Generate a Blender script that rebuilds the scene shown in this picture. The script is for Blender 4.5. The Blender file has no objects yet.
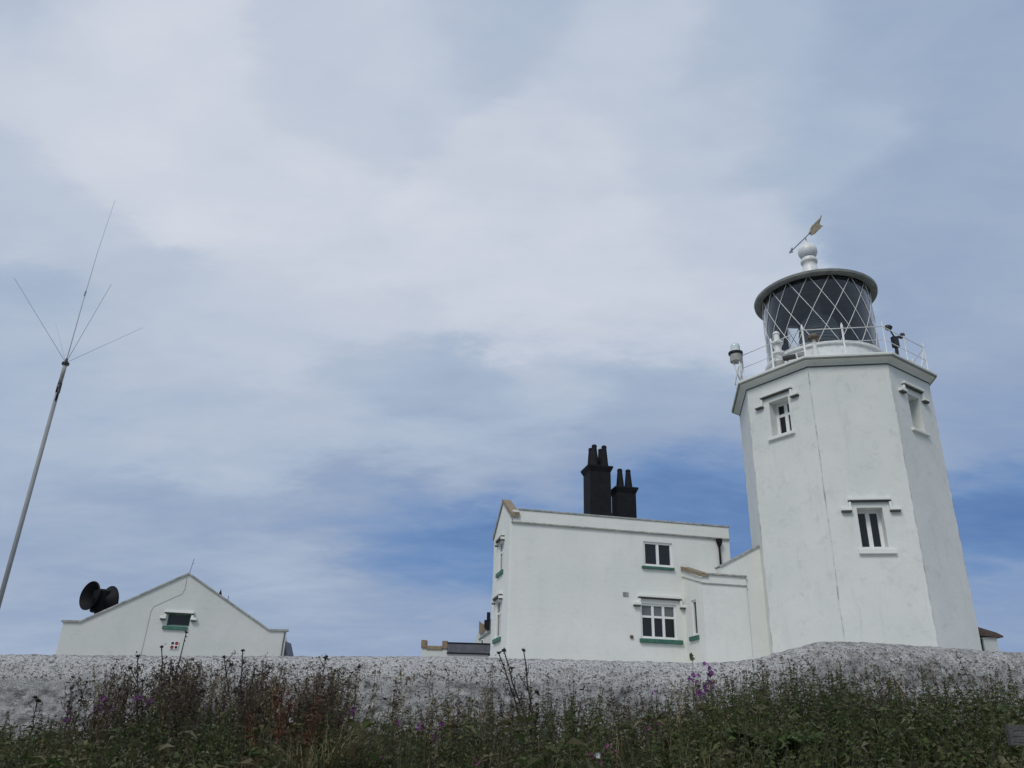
import bpy, math, random
import numpy as np
from mathutils import Vector, Matrix, noise
from mathutils.geometry import tessellate_polygon

random.seed(11)
R = math.radians
EYE = 1.6                     # all heights below are measured from eye level; the whole scene is lifted by EYE at the end
scene = bpy.context.scene
col = scene.collection

# ------------------------------------------------------------------ materials
MATS = {}


def nt(name):
    m = bpy.data.materials.new(name)
    m.use_nodes = True
    t = m.node_tree
    b = t.nodes['Principled BSDF']
    MATS[name] = m
    return m, t, b


def N(t, kind, **kw):
    n = t.nodes.new(kind)
    for k, v in kw.items():
        if k.startswith('i_'):
            n.inputs[k[2:].replace('_', ' ')].default_value = v
        else:
            setattr(n, k, v)
    return n


def ramp(t, src, stops, interp='LINEAR'):
    r = t.nodes.new('ShaderNodeValToRGB')
    r.color_ramp.interpolation = interp
    e = r.color_ramp.elements
    while len(e) < len(stops):
        e.new(0.5)
    for i, (p, c) in enumerate(stops):
        e[i].position = p
        e[i].color = (c, c, c, 1) if not isinstance(c, tuple) else (*c, 1)
    t.links.new(src, r.inputs[0])
    return r.outputs[0]


def mixc(t, fac, a, b, mode='MIX'):
    n = t.nodes.new('ShaderNodeMix')
    n.data_type = 'RGBA'
    n.blend_type = mode
    for s, v in ((0, fac), (6, a), (7, b)):
        if isinstance(v, (int, float)):
            n.inputs[s].default_value = v
        elif isinstance(v, tuple):
            n.inputs[s].default_value = (*v, 1)
        else:
            t.links.new(v, n.inputs[s])
    return n.outputs[2]


def coords(t, scale=(1, 1, 1)):
    tc = t.nodes.new('ShaderNodeTexCoord')
    mp = t.nodes.new('ShaderNodeMapping')
    mp.inputs['Scale'].default_value = scale
    t.links.new(tc.outputs['Object'], mp.inputs[0])
    return mp.outputs[0]


def noise_tex(t, vec, scale, detail=4, rough=0.6, dist=0):
    n = t.nodes.new('ShaderNodeTexNoise')
    n.inputs['Scale'].default_value = scale
    n.inputs['Detail'].default_value = detail
    n.inputs['Roughness'].default_value = rough
    n.inputs['Distortion'].default_value = dist
    t.links.new(vec, n.inputs['Vector'])
    return n.outputs['Fac']


def bump(t, b, h, strength, dist):
    n = t.nodes.new('ShaderNodeBump')
    n.inputs['Strength'].default_value = strength
    n.inputs['Distance'].default_value = dist
    t.links.new(h, n.inputs['Height'])
    t.links.new(n.outputs[0], b.inputs['Normal'])


def simple(name, c, rough=0.6, metal=0.0, var=0.12, scale=6, bmp=0.0, spec=0.5):
    m, t, b = nt(name)
    v = coords(t)
    f = noise_tex(t, v, scale, 5)
    d = tuple(x * (1 - var) for x in c)
    l = tuple(min(1, x * (1 + var)) for x in c)
    t.links.new(mixc(t, ramp(t, f, [(0.3, 0.0), (0.7, 1.0)]), d, l), b.inputs['Base Color'])
    b.inputs['Roughness'].default_value = rough
    b.inputs['Metallic'].default_value = metal
    b.inputs['Specular IOR Level'].default_value = spec
    if bmp:
        bump(t, b, noise_tex(t, v, scale * 5, 4), bmp, 0.02)
    return m


def painted_wall(name, base, brick=False, stain=0.5):
    m, t, b = nt(name)
    v = coords(t)
    vs = coords(t, (1.0, 1.0, 0.12))
    big = noise_tex(t, v, 0.55, 5, 0.62)
    mid = noise_tex(t, v, 2.4, 6, 0.7)
    fine = noise_tex(t, v, 14, 4, 0.7)
    streak = noise_tex(t, vs, 3.2, 6, 0.7)
    c = mixc(t, ramp(t, big, [(0.35, 0.0), (0.68, 1.0)]), base, tuple(x * y for x, y in zip(base, (0.90, 0.925, 0.90))))
    c = mixc(t, ramp(t, mid, [(0.54, 0.0), (0.80, 0.36 * stain)]), c, (0.40, 0.43, 0.40))
    c = mixc(t, ramp(t, streak, [(0.56, 0.0), (0.85, 0.32 * stain)]), c, (0.36, 0.38, 0.35))
    # small grubby flecks and hairline cracks
    c = mixc(t, ramp(t, fine, [(0.66, 0.0), (0.78, 0.35 * stain)]), c, (0.30, 0.31, 0.29))
    vo = N(t, 'ShaderNodeTexVoronoi', feature='DISTANCE_TO_EDGE', i_Scale=0.55)
    wv = t.nodes.new('ShaderNodeVectorMath'); wv.operation = 'MULTIPLY_ADD'
    nn = t.nodes.new('ShaderNodeTexNoise'); nn.inputs['Scale'].default_value = 1.6; nn.inputs['Detail'].default_value = 5
    t.links.new(v, nn.inputs['Vector'])
    wv.inputs[1].default_value = (0.7, 0.7, 0.7)
    t.links.new(nn.outputs['Color'], wv.inputs[0]); t.links.new(v, wv.inputs[2])
    t.links.new(wv.outputs[0], vo.inputs['Vector'])
    crack = ramp(t, vo.outputs['Distance'], [(0.0, 0.14 * stain), (0.012, 0.0)])
    gate = ramp(t, mid, [(0.5, 0.0), (0.62, 1.0)])
    mul = N(t, 'ShaderNodeMath', operation='MULTIPLY'); t.links.new(crack, mul.inputs[0]); t.links.new(gate, mul.inputs[1])
    c = mixc(t, mul.outputs[0], c, (0.25, 0.25, 0.24))
    t.links.new(c, b.inputs['Base Color'])
    b.inputs['Roughness'].default_value = 0.62
    b.inputs['Specular IOR Level'].default_value = 0.3
    h = noise_tex(t, v, 5, 8, 0.65)
    if brick:
        tc = t.nodes.new('ShaderNodeTexCoord')
        sp = t.nodes.new('ShaderNodeSeparateXYZ'); t.links.new(tc.outputs['Object'], sp.inputs[0])
        ad = N(t, 'ShaderNodeMath', operation='ADD'); t.links.new(sp.outputs[0], ad.inputs[0]); t.links.new(sp.outputs[1], ad.inputs[1])
        cb = t.nodes.new('ShaderNodeCombineXYZ'); t.links.new(ad.outputs[0], cb.inputs[0]); t.links.new(sp.outputs[2], cb.inputs[1])
        br = t.nodes.new('ShaderNodeTexBrick')
        br.inputs['Scale'].default_value = 1.0
        br.inputs['Brick Width'].default_value = 0.44
        br.inputs['Row Height'].default_value = 0.16
        br.inputs['Mortar Size'].default_value = 0.012
        br.inputs['Mortar Smooth'].default_value = 1.0
        t.links.new(cb.outputs[0], br.inputs['Vector'])
        mm = N(t, 'ShaderNodeMath', operation='MULTIPLY_ADD')
        t.links.new(br.outputs['Fac'], mm.inputs[0]); mm.inputs[1].default_value = -0.13; t.links.new(h, mm.inputs[2])
        h = mm.outputs[0]
    bump(t, b, h, 0.35, 0.03)
    return m


painted_wall('white_tower_paint', (0.73, 0.74, 0.715), stain=1.3)
painted_wall('white_house_paint', (0.775, 0.78, 0.75), brick=True, stain=0.65)
painted_wall('white_gable_paint', (0.61, 0.62, 0.60), stain=0.85)
painted_wall('white_trim_paint', (0.78, 0.79, 0.76), stain=0.7)
simple('white_metal', (0.74, 0.75, 0.74), 0.4, var=0.12, scale=8)
simple('grey_metal', (0.24, 0.25, 0.24), 0.5, var=0.2)
simple('grey_trim', (0.20, 0.21, 0.195), 0.6, var=0.2, scale=4)
def seam():
    m, t, b = nt('seam_grey')
    v = coords(t)
    c = mixc(t, ramp(t, noise_tex(t, v, 1.6, 7, 0.75), [(0.42, 0.0), (0.62, 1.0)]), (0.70, 0.71, 0.69), (0.34, 0.345, 0.335))
    t.links.new(c, b.inputs['Base Color']); b.inputs['Roughness'].default_value = 0.85


seam()
simple('coping_grey', (0.33, 0.335, 0.31), 0.8, var=0.4, scale=7, bmp=0.4)
simple('hood_shade_dark', (0.075, 0.075, 0.07), 0.8, var=0.4, scale=5)  # strips under the hood moulds, shade painted as a dark colour
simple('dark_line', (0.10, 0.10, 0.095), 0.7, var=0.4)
simple('tar_black', (0.011, 0.012, 0.015), 0.75, var=0.3, bmp=0.3, spec=0.2)
simple('black_plastic', (0.012, 0.013, 0.016), 0.38, var=0.2)
simple('green_paint', (0.040, 0.135, 0.095), 0.6, var=0.3)
simple('horn_black', (0.008, 0.008, 0.010), 0.6, var=0.3, spec=0.15)
simple('window_white', (0.78, 0.79, 0.78), 0.4, var=0.05)
simple('gold', (0.36, 0.31, 0.20), 0.5, 0.35, var=0.35, scale=9)
simple('rust', (0.13, 0.10, 0.075), 0.8, var=0.4)
simple('ceiling_dark', (0.10, 0.105, 0.11), 0.6, var=0.3, scale=2)
simple('rim_grey', (0.21, 0.22, 0.205), 0.5, var=0.25, scale=3)
simple('slate', (0.105, 0.105, 0.125), 0.6, var=0.3, scale=5, bmp=0.3)
simple('clay_tile', (0.095, 0.066, 0.056), 0.8, var=0.4, scale=12, bmp=0.4)
simple('mast_alu', (0.25, 0.26, 0.265), 0.6, 0.1, var=0.1)
simple('wire', (0.12, 0.12, 0.13), 0.5, var=0.1)
simple('light_wire', (0.36, 0.37, 0.39), 0.45, 0.3, var=0.1)
simple('sign_red', (0.25, 0.03, 0.03), 0.5, var=0.1)
simple('sign_white', (0.70, 0.70, 0.68), 0.5, var=0.05)
simple('curtain', (0.13, 0.14, 0.15), 0.25, var=0.1)
simple('post_stone', (0.085, 0.082, 0.078), 0.9, var=0.3, scale=9, bmp=0.6)


def lichen_stone():
    m, t, b = nt('lichen_stone')
    v = coords(t)
    c = mixc(t, ramp(t, noise_tex(t, v, 5, 6, 0.7), [(0.42, 0.0), (0.58, 1.0)]), (0.30, 0.26, 0.20), (0.26, 0.19, 0.11))
    c = mixc(t, ramp(t, noise_tex(t, v, 16, 5, 0.7), [(0.50, 0.0), (0.66, 1.0)]), c, (0.10, 0.085, 0.07))
    t.links.new(c, b.inputs['Base Color'])
    b.inputs['Roughness'].default_value = 0.9
    bump(t, b, noise_tex(t, v, 20, 6, 0.7), 0.6, 0.03)


lichen_stone()


def dark_glass(name, c, rough=0.04):
    m, t, b = nt(name)
    b.inputs['Base Color'].default_value = (*c, 1)
    b.inputs['Roughness'].default_value = rough
    b.inputs['IOR'].default_value = 1.45
    b.inputs['Specular IOR Level'].default_value = 0.5
    v = coords(t)
    bump(t, b, noise_tex(t, v, 2.5, 2), 0.05, 0.02)


dark_glass('window_glass', (0.012, 0.014, 0.018))
dark_glass('lens_dark', (0.16, 0.175, 0.18), 0.10)


def clear_glass(name, tint, refl):
    m, t, b = nt(name)
    t.nodes.remove(b)
    tr = N(t, 'ShaderNodeBsdfTransparent'); tr.inputs[0].default_value = (*tint, 1)
    gl = N(t, 'ShaderNodeBsdfGlossy'); gl.inputs['Roughness'].default_value = 0.05
    gl.inputs[0].default_value = (0.9, 0.92, 0.95, 1)
    fr = N(t, 'ShaderNodeFresnel'); fr.inputs[0].default_value = 1.45
    mu = N(t, 'ShaderNodeMath', operation='MULTIPLY'); mu.inputs[1].default_value = refl
    mx = N(t, 'ShaderNodeMixShader')
    t.links.new(fr.outputs[0], mu.inputs[0]); t.links.new(mu.outputs[0], mx.inputs[0])
    t.links.new(tr.outputs[0], mx.inputs[1]); t.links.new(gl.outputs[0], mx.inputs[2])
    t.links.new(mx.outputs[0], t.nodes['Material Output'].inputs[0])


clear_glass('lantern_glass', (0.90, 0.93, 0.94), 1.7)
simple('lamp_glass', (0.62, 0.70, 0.74), 0.08, var=0.1)


def whitewash():
    m, t, b = nt('whitewashed_rubble')
    v = coords(t)
    vh = coords(t, (0.8, 0.8, 1.5))
    at = N(t, 'ShaderNodeAttribute', attribute_name='crest')
    up = N(t, 'ShaderNodeAttribute', attribute_name='coping')
    f1 = noise_tex(t, v, 26, 6, 0.75)
    f2 = noise_tex(t, v, 60, 4, 0.7)
    f3 = noise_tex(t, vh, 9, 8, 0.75)
    big = noise_tex(t, v, 1.1, 5, 0.65)
    low = mixc(t, ramp(t, big, [(0.36, 0.0), (0.64, 1.0)]), (0.76, 0.76, 0.76), (0.60, 0.60, 0.60))
    low = mixc(t, ramp(t, f3, [(0.50, 0.0), (0.64, 0.85)]), low, (0.17, 0.17, 0.165))
    low = mixc(t, ramp(t, f2, [(0.53, 0.0), (0.64, 0.7)]), low, (0.08, 0.08, 0.075))
    hi = mixc(t, ramp(t, big, [(0.36, 0.0), (0.64, 1.0)]), (0.82, 0.815, 0.80), (0.70, 0.695, 0.685))
    wear = noise_tex(t, v, 3.2, 7, 0.72)
    low = mixc(t, ramp(t, wear, [(0.53, 0.0), (0.62, 0.5)]), low, (0.38, 0.38, 0.375))
    hi = mixc(t, ramp(t, wear, [(0.56, 0.0), (0.66, 0.4)]), hi, (0.33, 0.32, 0.30))
    hi = mixc(t, ramp(t, f1, [(0.535, 0.0), (0.585, 1.0)]), hi, (0.16, 0.15, 0.145))
    hi = mixc(t, ramp(t, f2, [(0.55, 0.0), (0.60, 1.0)]), hi, (0.075, 0.07, 0.065))
    c = mixc(t, up.outputs['Fac'], low, hi)  # greyer face below the paler coping, shade included in the tone
    li = ramp(t, noise_tex(t, v, 9, 6, 0.7), [(0.42, 0.0), (0.60, 1.0)])
    mu = N(t, 'ShaderNodeMath', operation='MULTIPLY')
    t.links.new(li, mu.inputs[0]); t.links.new(at.outputs['Fac'], mu.inputs[1])
    c = mixc(t, mu.outputs[0], c, (0.13, 0.11, 0.085))
    t.links.new(c, b.inputs['Base Color'])
    b.inputs['Roughness'].default_value = 0.9
    b.inputs['Specular IOR Level'].default_value = 0.2
    ad = N(t, 'ShaderNodeMath', operation='ADD'); t.links.new(f1, ad.inputs[0]); t.links.new(f2, ad.inputs[1])
    ad2 = N(t, 'ShaderNodeMath', operation='ADD'); t.links.new(ad.outputs[0], ad2.inputs[0]); t.links.new(f3, ad2.inputs[1])
    bump(t, b, ad2.outputs[0], 1.0, 0.04)


whitewash()


def earth():
    m, t, b = nt('turf_earth')
    v = coords(t)
    c = mixc(t, ramp(t, noise_tex(t, v, 3, 6, 0.7), [(0.4, 0.0), (0.6, 1.0)]), (0.035, 0.032, 0.022), (0.045, 0.06, 0.022))
    t.links.new(c, b.inputs['Base Color'])
    b.inputs['Roughness'].default_value = 1.0
    bump(t, b, noise_tex(t, v, 12, 6, 0.7), 0.8, 0.05)


earth()


def leafy(name, cols, transl=0.3, rough=0.55):
    """plant tissue; every leaf (mesh island) takes its own tone"""
    m, t, b = nt(name)
    g = N(t, 'ShaderNodeNewGeometry')
    st = [(i / max(1, len(cols) - 1), c) for i, c in enumerate(cols)]
    c = ramp(t, g.outputs['Random Per Island'], st)
    big = noise_tex(t, coords(t), 0.9, 4)
    c = mixc(t, ramp(t, big, [(0.38, 0.0), (0.62, 1.0)]), c, mixc(t, 1.0, c, (0.72, 0.75, 0.8), 'MULTIPLY'))
    t.links.new(c, b.inputs['Base Color'])
    b.inputs['Roughness'].default_value = rough
    b.inputs['Specular IOR Level'].default_value = 0.3
    if transl:
        tl = N(t, 'ShaderNodeBsdfTranslucent'); t.links.new(c, tl.inputs[0])
        mx = N(t, 'ShaderNodeMixShader'); mx.inputs[0].default_value = transl
        t.links.new(b.outputs[0], mx.inputs[1]); t.links.new(tl.outputs[0], mx.inputs[2])
        t.links.new(mx.outputs[0], t.nodes['Material Output'].inputs[0])


leafy('nettle_green', [(0.052, 0.074, 0.020), (0.082, 0.110, 0.030), (0.12, 0.145, 0.046), (0.068, 0.100, 0.040), (0.16, 0.17, 0.070)])
leafy('weed_green', [(0.064, 0.066, 0.030), (0.115, 0.115, 0.046), (0.16, 0.145, 0.070), (0.21, 0.18, 0.11)])
leafy('bright_green', [(0.060, 0.095, 0.024), (0.085, 0.125, 0.035), (0.11, 0.15, 0.05)])
leafy('dead_brown', [(0.036, 0.025, 0.018), (0.070, 0.046, 0.030), (0.12, 0.085, 0.060), (0.055, 0.040, 0.034), (0.16, 0.125, 0.085)], 0.1)
leafy('dead_dark', [(0.020, 0.016, 0.014), (0.034, 0.026, 0.020), (0.048, 0.036, 0.026)], 0.05)
leafy('dock_red', [(0.085, 0.030, 0.015), (0.13, 0.050, 0.024), (0.10, 0.055, 0.030)], 0.15)
leafy('straw', [(0.16, 0.125, 0.06), (0.24, 0.19, 0.095), (0.12, 0.105, 0.05), (0.30, 0.25, 0.14)], 0.2)
leafy('stem_green', [(0.035, 0.040, 0.022), (0.055, 0.055, 0.035), (0.075, 0.065, 0.045)], 0.0)
leafy('mallow_purple', [(0.28, 0.085, 0.34), (0.36, 0.13, 0.42), (0.32, 0.10, 0.33)], 0.4)
leafy('campion_pink', [(0.28, 0.08, 0.16), (0.36, 0.13, 0.23), (0.24, 0.06, 0.14)], 0.4)
leafy('petal_white', [(0.62, 0.60, 0.58), (0.7, 0.68, 0.66)], 0.3)
leafy('dim_mauve', [(0.13, 0.075, 0.14), (0.18, 0.10, 0.16), (0.10, 0.06, 0.09)], 0.3)

# ------------------------------------------------------------------ mesh helpers
ROOT_Z = {}


class MB:
    def __init__(s):
        s.v, s.f, s.m = [], [], []
        s.T = Matrix.Identity(4)

    def add(s, vs, fs, m=0):
        n = len(s.v)
        s.v += [tuple(s.T @ Vector(p)) for p in vs]
        s.f += [tuple(i + n for i in f) for f in fs]
        s.m += [m] * len(fs)

    def box(s, x0, x1, y0, y1, z0, z1, m=0):
        s.add([(x0, y0, z0), (x1, y0, z0), (x1, y1, z0), (x0, y1, z0), (x0, y0, z1), (x1, y0, z1), (x1, y1, z1), (x0, y1, z1)],
              [(0, 3, 2, 1), (4, 5, 6, 7), (0, 1, 5, 4), (1, 2, 6, 5), (2, 3, 7, 6), (3, 0, 4, 7)], m)

    def bar(s, p, q, w, h, m=0, up=(0, 0, 1)):
        """rectangular bar from p to q, w wide across, h tall"""
        p, q = Vector(p), Vector(q)
        d = (q - p).normalized()
        a = d.cross(Vector(up)).normalized() * (w / 2)
        b = a.cross(d).normalized() * (h / 2)
        vs = [p - a - b, p + a - b, p + a + b, p - a + b, q - a - b, q + a - b, q + a + b, q - a + b]
        s.add(vs, [(0, 3, 2, 1), (4, 5, 6, 7), (0, 1, 5, 4), (1, 2, 6, 5), (2, 3, 7, 6), (3, 0, 4, 7)], m)

    def tube(s, pts, r, n=8, m=0, caps=True):
        pts = [Vector(p) for p in pts]
        rs = r if isinstance(r, (list, tuple)) else [r] * len(pts)
        vs = []
        ref = None
        for i, p in enumerate(pts):
            d = (pts[min(i + 1, len(pts) - 1)] - pts[max(i - 1, 0)]).normalized()
            if ref is None:
                ref = d.orthogonal().normalized()
            ref = (ref - d * ref.dot(d)).normalized()
            b = d.cross(ref)
            for k in range(n):
                a = 2 * math.pi * k / n
                vs.append(p + (ref * math.cos(a) + b * math.sin(a)) * rs[i])
        fs = []
        for i in range(len(pts) - 1):
            for k in range(n):
                k2 = (k + 1) % n
                fs.append((i * n + k, i * n + k2, (i + 1) * n + k2, (i + 1) * n + k))
        if caps:
            fs.append(tuple(range(n - 1, -1, -1)))
            fs.append(tuple((len(pts) - 1) * n + k for k in range(n)))
        s.add(vs, fs, m)

    def lathe(s, prof, n=32, c=(0, 0, 0), phase=0.0, m=0, close_top=False, close_bot=False):
        vs, fs = [], []
        for r, z in prof:
            for k in range(n):
                a = phase + 2 * math.pi * k / n
                vs.append((c[0] + r * math.cos(a), c[1] + r * math.sin(a), c[2] + z))
        for i in range(len(prof) - 1):
            for k in range(n):
                k2 = (k + 1) % n
                fs.append((i * n + k, i * n + k2, (i + 1) * n + k2, (i + 1) * n + k))
        if close_bot:
            fs.append(tuple(range(n - 1, -1, -1)))
        if close_top:
            fs.append(tuple((len(prof) - 1) * n + k for k in range(n)))
        s.add(vs, fs, m)

    def panel(s, poly, holes=(), depth=0.0, m=0, mh=None):
        """flat wall in the local xz plane (y = 0, +y goes into the wall) with rectangular holes and their reveals"""
        loops = [[Vector((x, z, 0)) for x, z in poly]]
        for (a, b, c, d) in holes:
            loops.append([Vector((a, c, 0)), Vector((a, d, 0)), Vector((b, d, 0)), Vector((b, c, 0))])
        tris = tessellate_polygon(loops)
        flat = [p for l in loops for p in l]
        s.add([(p.x, 0, p.y) for p in flat], [tuple(t) for t in tris], m)
        for (a, b, c, d) in holes:
            s.add([(a, 0, c), (b, 0, c), (b, 0, d), (a, 0, d), (a, depth, c), (b, depth, c), (b, depth, d), (a, depth, d)],
                  [(0, 1, 5, 4), (1, 2, 6, 5), (2, 3, 7, 6), (3, 0, 4, 7)], m if mh is None else mh)

    def slab(s, poly, y0, y1, m=0):
        """poly in xz extruded from y0 to y1"""
        n = len(poly)
        vs = [(x, y0, z) for x, z in poly] + [(x, y1, z) for x, z in poly]
        tr = tessellate_polygon([[Vector((x, z, 0)) for x, z in poly]])
        fs = [tuple(t) for t in tr] + [tuple(i + n for i in reversed(t)) for t in tr]
        fs += [(i, (i + 1) % n, n + (i + 1) % n, n + i) for i in range(n)]
        s.add(vs, fs, m)

    def build(s, name, mats, parent=None, smooth=False, bevel=0.0, loc=None, rotz=0.0):
        dz = 0.0
        p = parent
        while p is not None:
            if p.name in ROOT_Z:
                dz = ROOT_Z[p.name]
            p = p.parent
        me = bpy.data.meshes.new(name)
        me.from_pydata([(x, y, z - dz) for x, y, z in s.v], [], s.f)
        for k in ([mats] if isinstance(mats, str) else mats):
            me.materials.append(MATS[k])
        if len(me.materials) > 1:
            me.polygons.foreach_set('material_index', s.m)
        if smooth:
            me.polygons.foreach_set('use_smooth', [True] * len(me.polygons))
        me.update()
        o = bpy.data.objects.new(name, me)
        col.objects.link(o)
        o.parent = parent
        if loc is not None:
            o.location = loc
        o.rotation_euler.z = rotz
        if bevel:
            b = o.modifiers.new('bevel', 'BEVEL')
            b.width = bevel; b.segments = 2; b.limit_method = 'ANGLE'
        return o


def tag(o, label=None, cat=None, group=None, kind=None):
    if label: o['label'] = label
    if cat: o['category'] = cat
    if group: o['group'] = group
    if kind: o['kind'] = kind
    return o


def root(name, label, cat, loc, rotz=0.0, group=None):
    o = bpy.data.objects.new(name, None)
    o.empty_display_size = 0.3
    col.objects.link(o)
    o.location = loc
    o.rotation_euler.z = rotz
    ROOT_Z[o.name] = loc[2]
    return tag(o, label, cat, group)


def frame(origin, ang):
    """local x along the wall at angle ang, local y into the wall (left of x), z up"""
    c, s = math.cos(ang), math.sin(ang)
    return Matrix(((c, -s, 0, origin[0]), (s, c, 0, origin[1]), (0, 0, 1, 0), (0, 0, 0, 1)))


def window(parent, T, x0, x1, z0, z1, depth, cols, rows=(1.0,), fw=0.06, glaze=0.045, sill=None, sill_mat='white_trim_paint',
           label=None, pale_rows=(), frame_mat='window_white', pane_mat='window_glass', hood=None, sill_out=0.07):
    """window (frame and bars) > pane, sill, hood_mould"""
    mb = MB(); mb.T = T
    y0, y1 = depth - 0.07, depth + 0.02
    mb.box(x0, x0 + fw, y0, y1, z0, z1); mb.box(x1 - fw, x1, y0, y1, z0, z1)
    mb.box(x0 + fw, x1 - fw, y0, y1, z0, z0 + fw); mb.box(x0 + fw, x1 - fw, y0, y1, z1 - fw, z1)
    iw = (x1 - x0 - 2 * fw)
    for k in range(1, cols):
        xc = x0 + fw + iw * k / cols
        mb.box(xc - glaze, xc + glaze, y0 + 0.012, y1, z0 + fw, z1 - fw)
    ih = z1 - z0 - 2 * fw
    acc = 0
    rowz = [z0 + fw]
    for h in rows[:-1]:
        acc += h
        zc = z0 + fw + ih * acc / sum(rows)
        rowz.append(zc)
        mb.box(x0 + fw, x1 - fw, y0 + 0.018, y1, zc - glaze * 0.8, zc + glaze * 0.8)
    rowz.append(z1 - fw)
    w = mb.build('window', frame_mat, parent)
    if label: w['label'] = label
    g = MB(); g.T = T
    for i in range(len(rowz) - 1):
        g.box(x0 + fw * 0.5, x1 - fw * 0.5, depth - 0.02, depth + 0.012, rowz[i] + 0.001, rowz[i + 1] - 0.001, 1 if i in pale_rows else 0)
    g.build('pane', [pane_mat, 'curtain'], w)
    if sill:
        a, b, c, d = sill
        k = MB(); k.T = T
        k.box(a, b, -sill_out, 0.012, c, d)
        if c < z0 and d <= z0 + 0.05:
            k.box(x0 + 0.003, x1 - 0.003, 0.012, depth - 0.06, c + 0.01, d - 0.004)
        k.build('sill', sill_mat, w, bevel=0.012)
    if hood:
        hx0, hx1, hz, drop, foot = hood
        h = MB(); h.T = T
        t = 0.085
        h.box(hx0, hx1, -0.14, 0.01, hz - t, hz, 0)
        h.box(hx0, hx1, -0.09, 0.01, hz - t - 0.05, hz - t - 0.002, 1)  # dark strip standing in for the shade below the bar
        if drop:
            h.box(hx0, hx0 + 0.075, -0.10, 0.01, hz - drop, hz - t - 0.052, 0)
            h.box(hx1 - 0.075, hx1, -0.10, 0.01, hz - drop, hz - t - 0.052, 0)
            h.box(hx0 - foot, hx0 + 0.08, -0.14, 0.01, hz - drop - 0.09, hz - drop - 0.002, 0)
            h.box(hx1 - 0.08, hx1 + foot, -0.14, 0.01, hz - drop - 0.09, hz - drop - 0.002, 0)
            h.box(hx0 - foot + .01, hx0 + 0.07, -0.12, 0.01, hz - drop - 0.135, hz - drop - 0.092, 1)  # same dark strip below each foot
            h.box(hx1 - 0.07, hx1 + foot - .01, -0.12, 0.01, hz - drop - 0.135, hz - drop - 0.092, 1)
        h.build('hood_mould', ['white_trim_paint', 'hood_shade_dark'], w, bevel=0.008)
    return w


# ------------------------------------------------------------------ ground
def sstep(a, b, x):
    t = np.clip((x - a) / (b - a), 0, 1)
    return t * t * (3 - 2 * t)


def ground_z(x, y):
    bank = -1.6 + 1.15 * sstep(2.3, 9.0, y) + 0.2 * sstep(0.5, 4.0, x) * sstep(4, 9, y)
    return bank + (0.35 - bank) * sstep(10.3, 11.3, y)


def grid_obj(name, xs, ys, zfun, mat):
    X, Y = np.meshgrid(xs, ys)
    Z = zfun(X, Y)
    nx, ny = len(xs), len(ys)
    v = np.stack([X.ravel(), Y.ravel(), Z.ravel()], 1)
    i = np.arange(nx * ny).reshape(ny, nx)
    f = np.stack([i[:-1, :-1].ravel(), i[:-1, 1:].ravel(), i[1:, 1:].ravel(), i[1:, :-1].ravel()], 1)
    me = bpy.data.meshes.new(name)
    me.from_pydata(v.tolist(), [], f.tolist())
    me.materials.append(MATS[mat])
    me.polygons.foreach_set('use_smooth', [True] * len(me.polygons))
    o = bpy.data.objects.new(name, me)
    col.objects.link(o)
    return o


xs = np.concatenate([[-3000, -800, -200, -80, -40], np.arange(-24, 24.1, 0.4), [40, 80, 200, 800, 3000]])
ys = np.concatenate([[-3000, -800, -200, -60, -20, -8, -2], np.arange(0, 14.1, 0.35), [18, 24, 32, 50, 100, 300, 1000, 3000]])
gz = lambda X, Y: ground_z(X, Y) + 0.05 * np.sin(X * 1.3 + 0.7 * np.sin(Y * 0.9)) * np.cos(Y * 1.1) * (np.abs(X) < 30)
tag(grid_obj('ground', xs, ys, gz, 'turf_earth'), kind='structure')

simple('bounce_paving', (0.36, 0.35, 0.32), 0.9, var=0.25, scale=1.5, bmp=0.3)
tag(grid_obj('bounce_yard', np.linspace(-22, 26, 40), np.linspace(11.6, 46, 30), lambda X, Y: 0.405 + 0 * X, 'bounce_paving'), kind='structure')  # unseen pale ground, added to bounce light up onto walls and undersides

# ------------------------------------------------------------------ the whitewashed rubble wall
WALL_TOP = [(-16, .70), (-5.95, .726), (-4.77, .747), (-2.42, .801), (-1.0, .84), (1.14, .854), (2.33, .853), (2.8, .877), (3.11, .919),
            (3.41, 1.007), (3.66, 1.082), (4.0, 1.149), (4.39, 1.149), (4.75, 1.135), (5.35, 1.118), (5.77, 1.106), (6.23, 1.085), (9, 1.0), (16, .95)]


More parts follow.
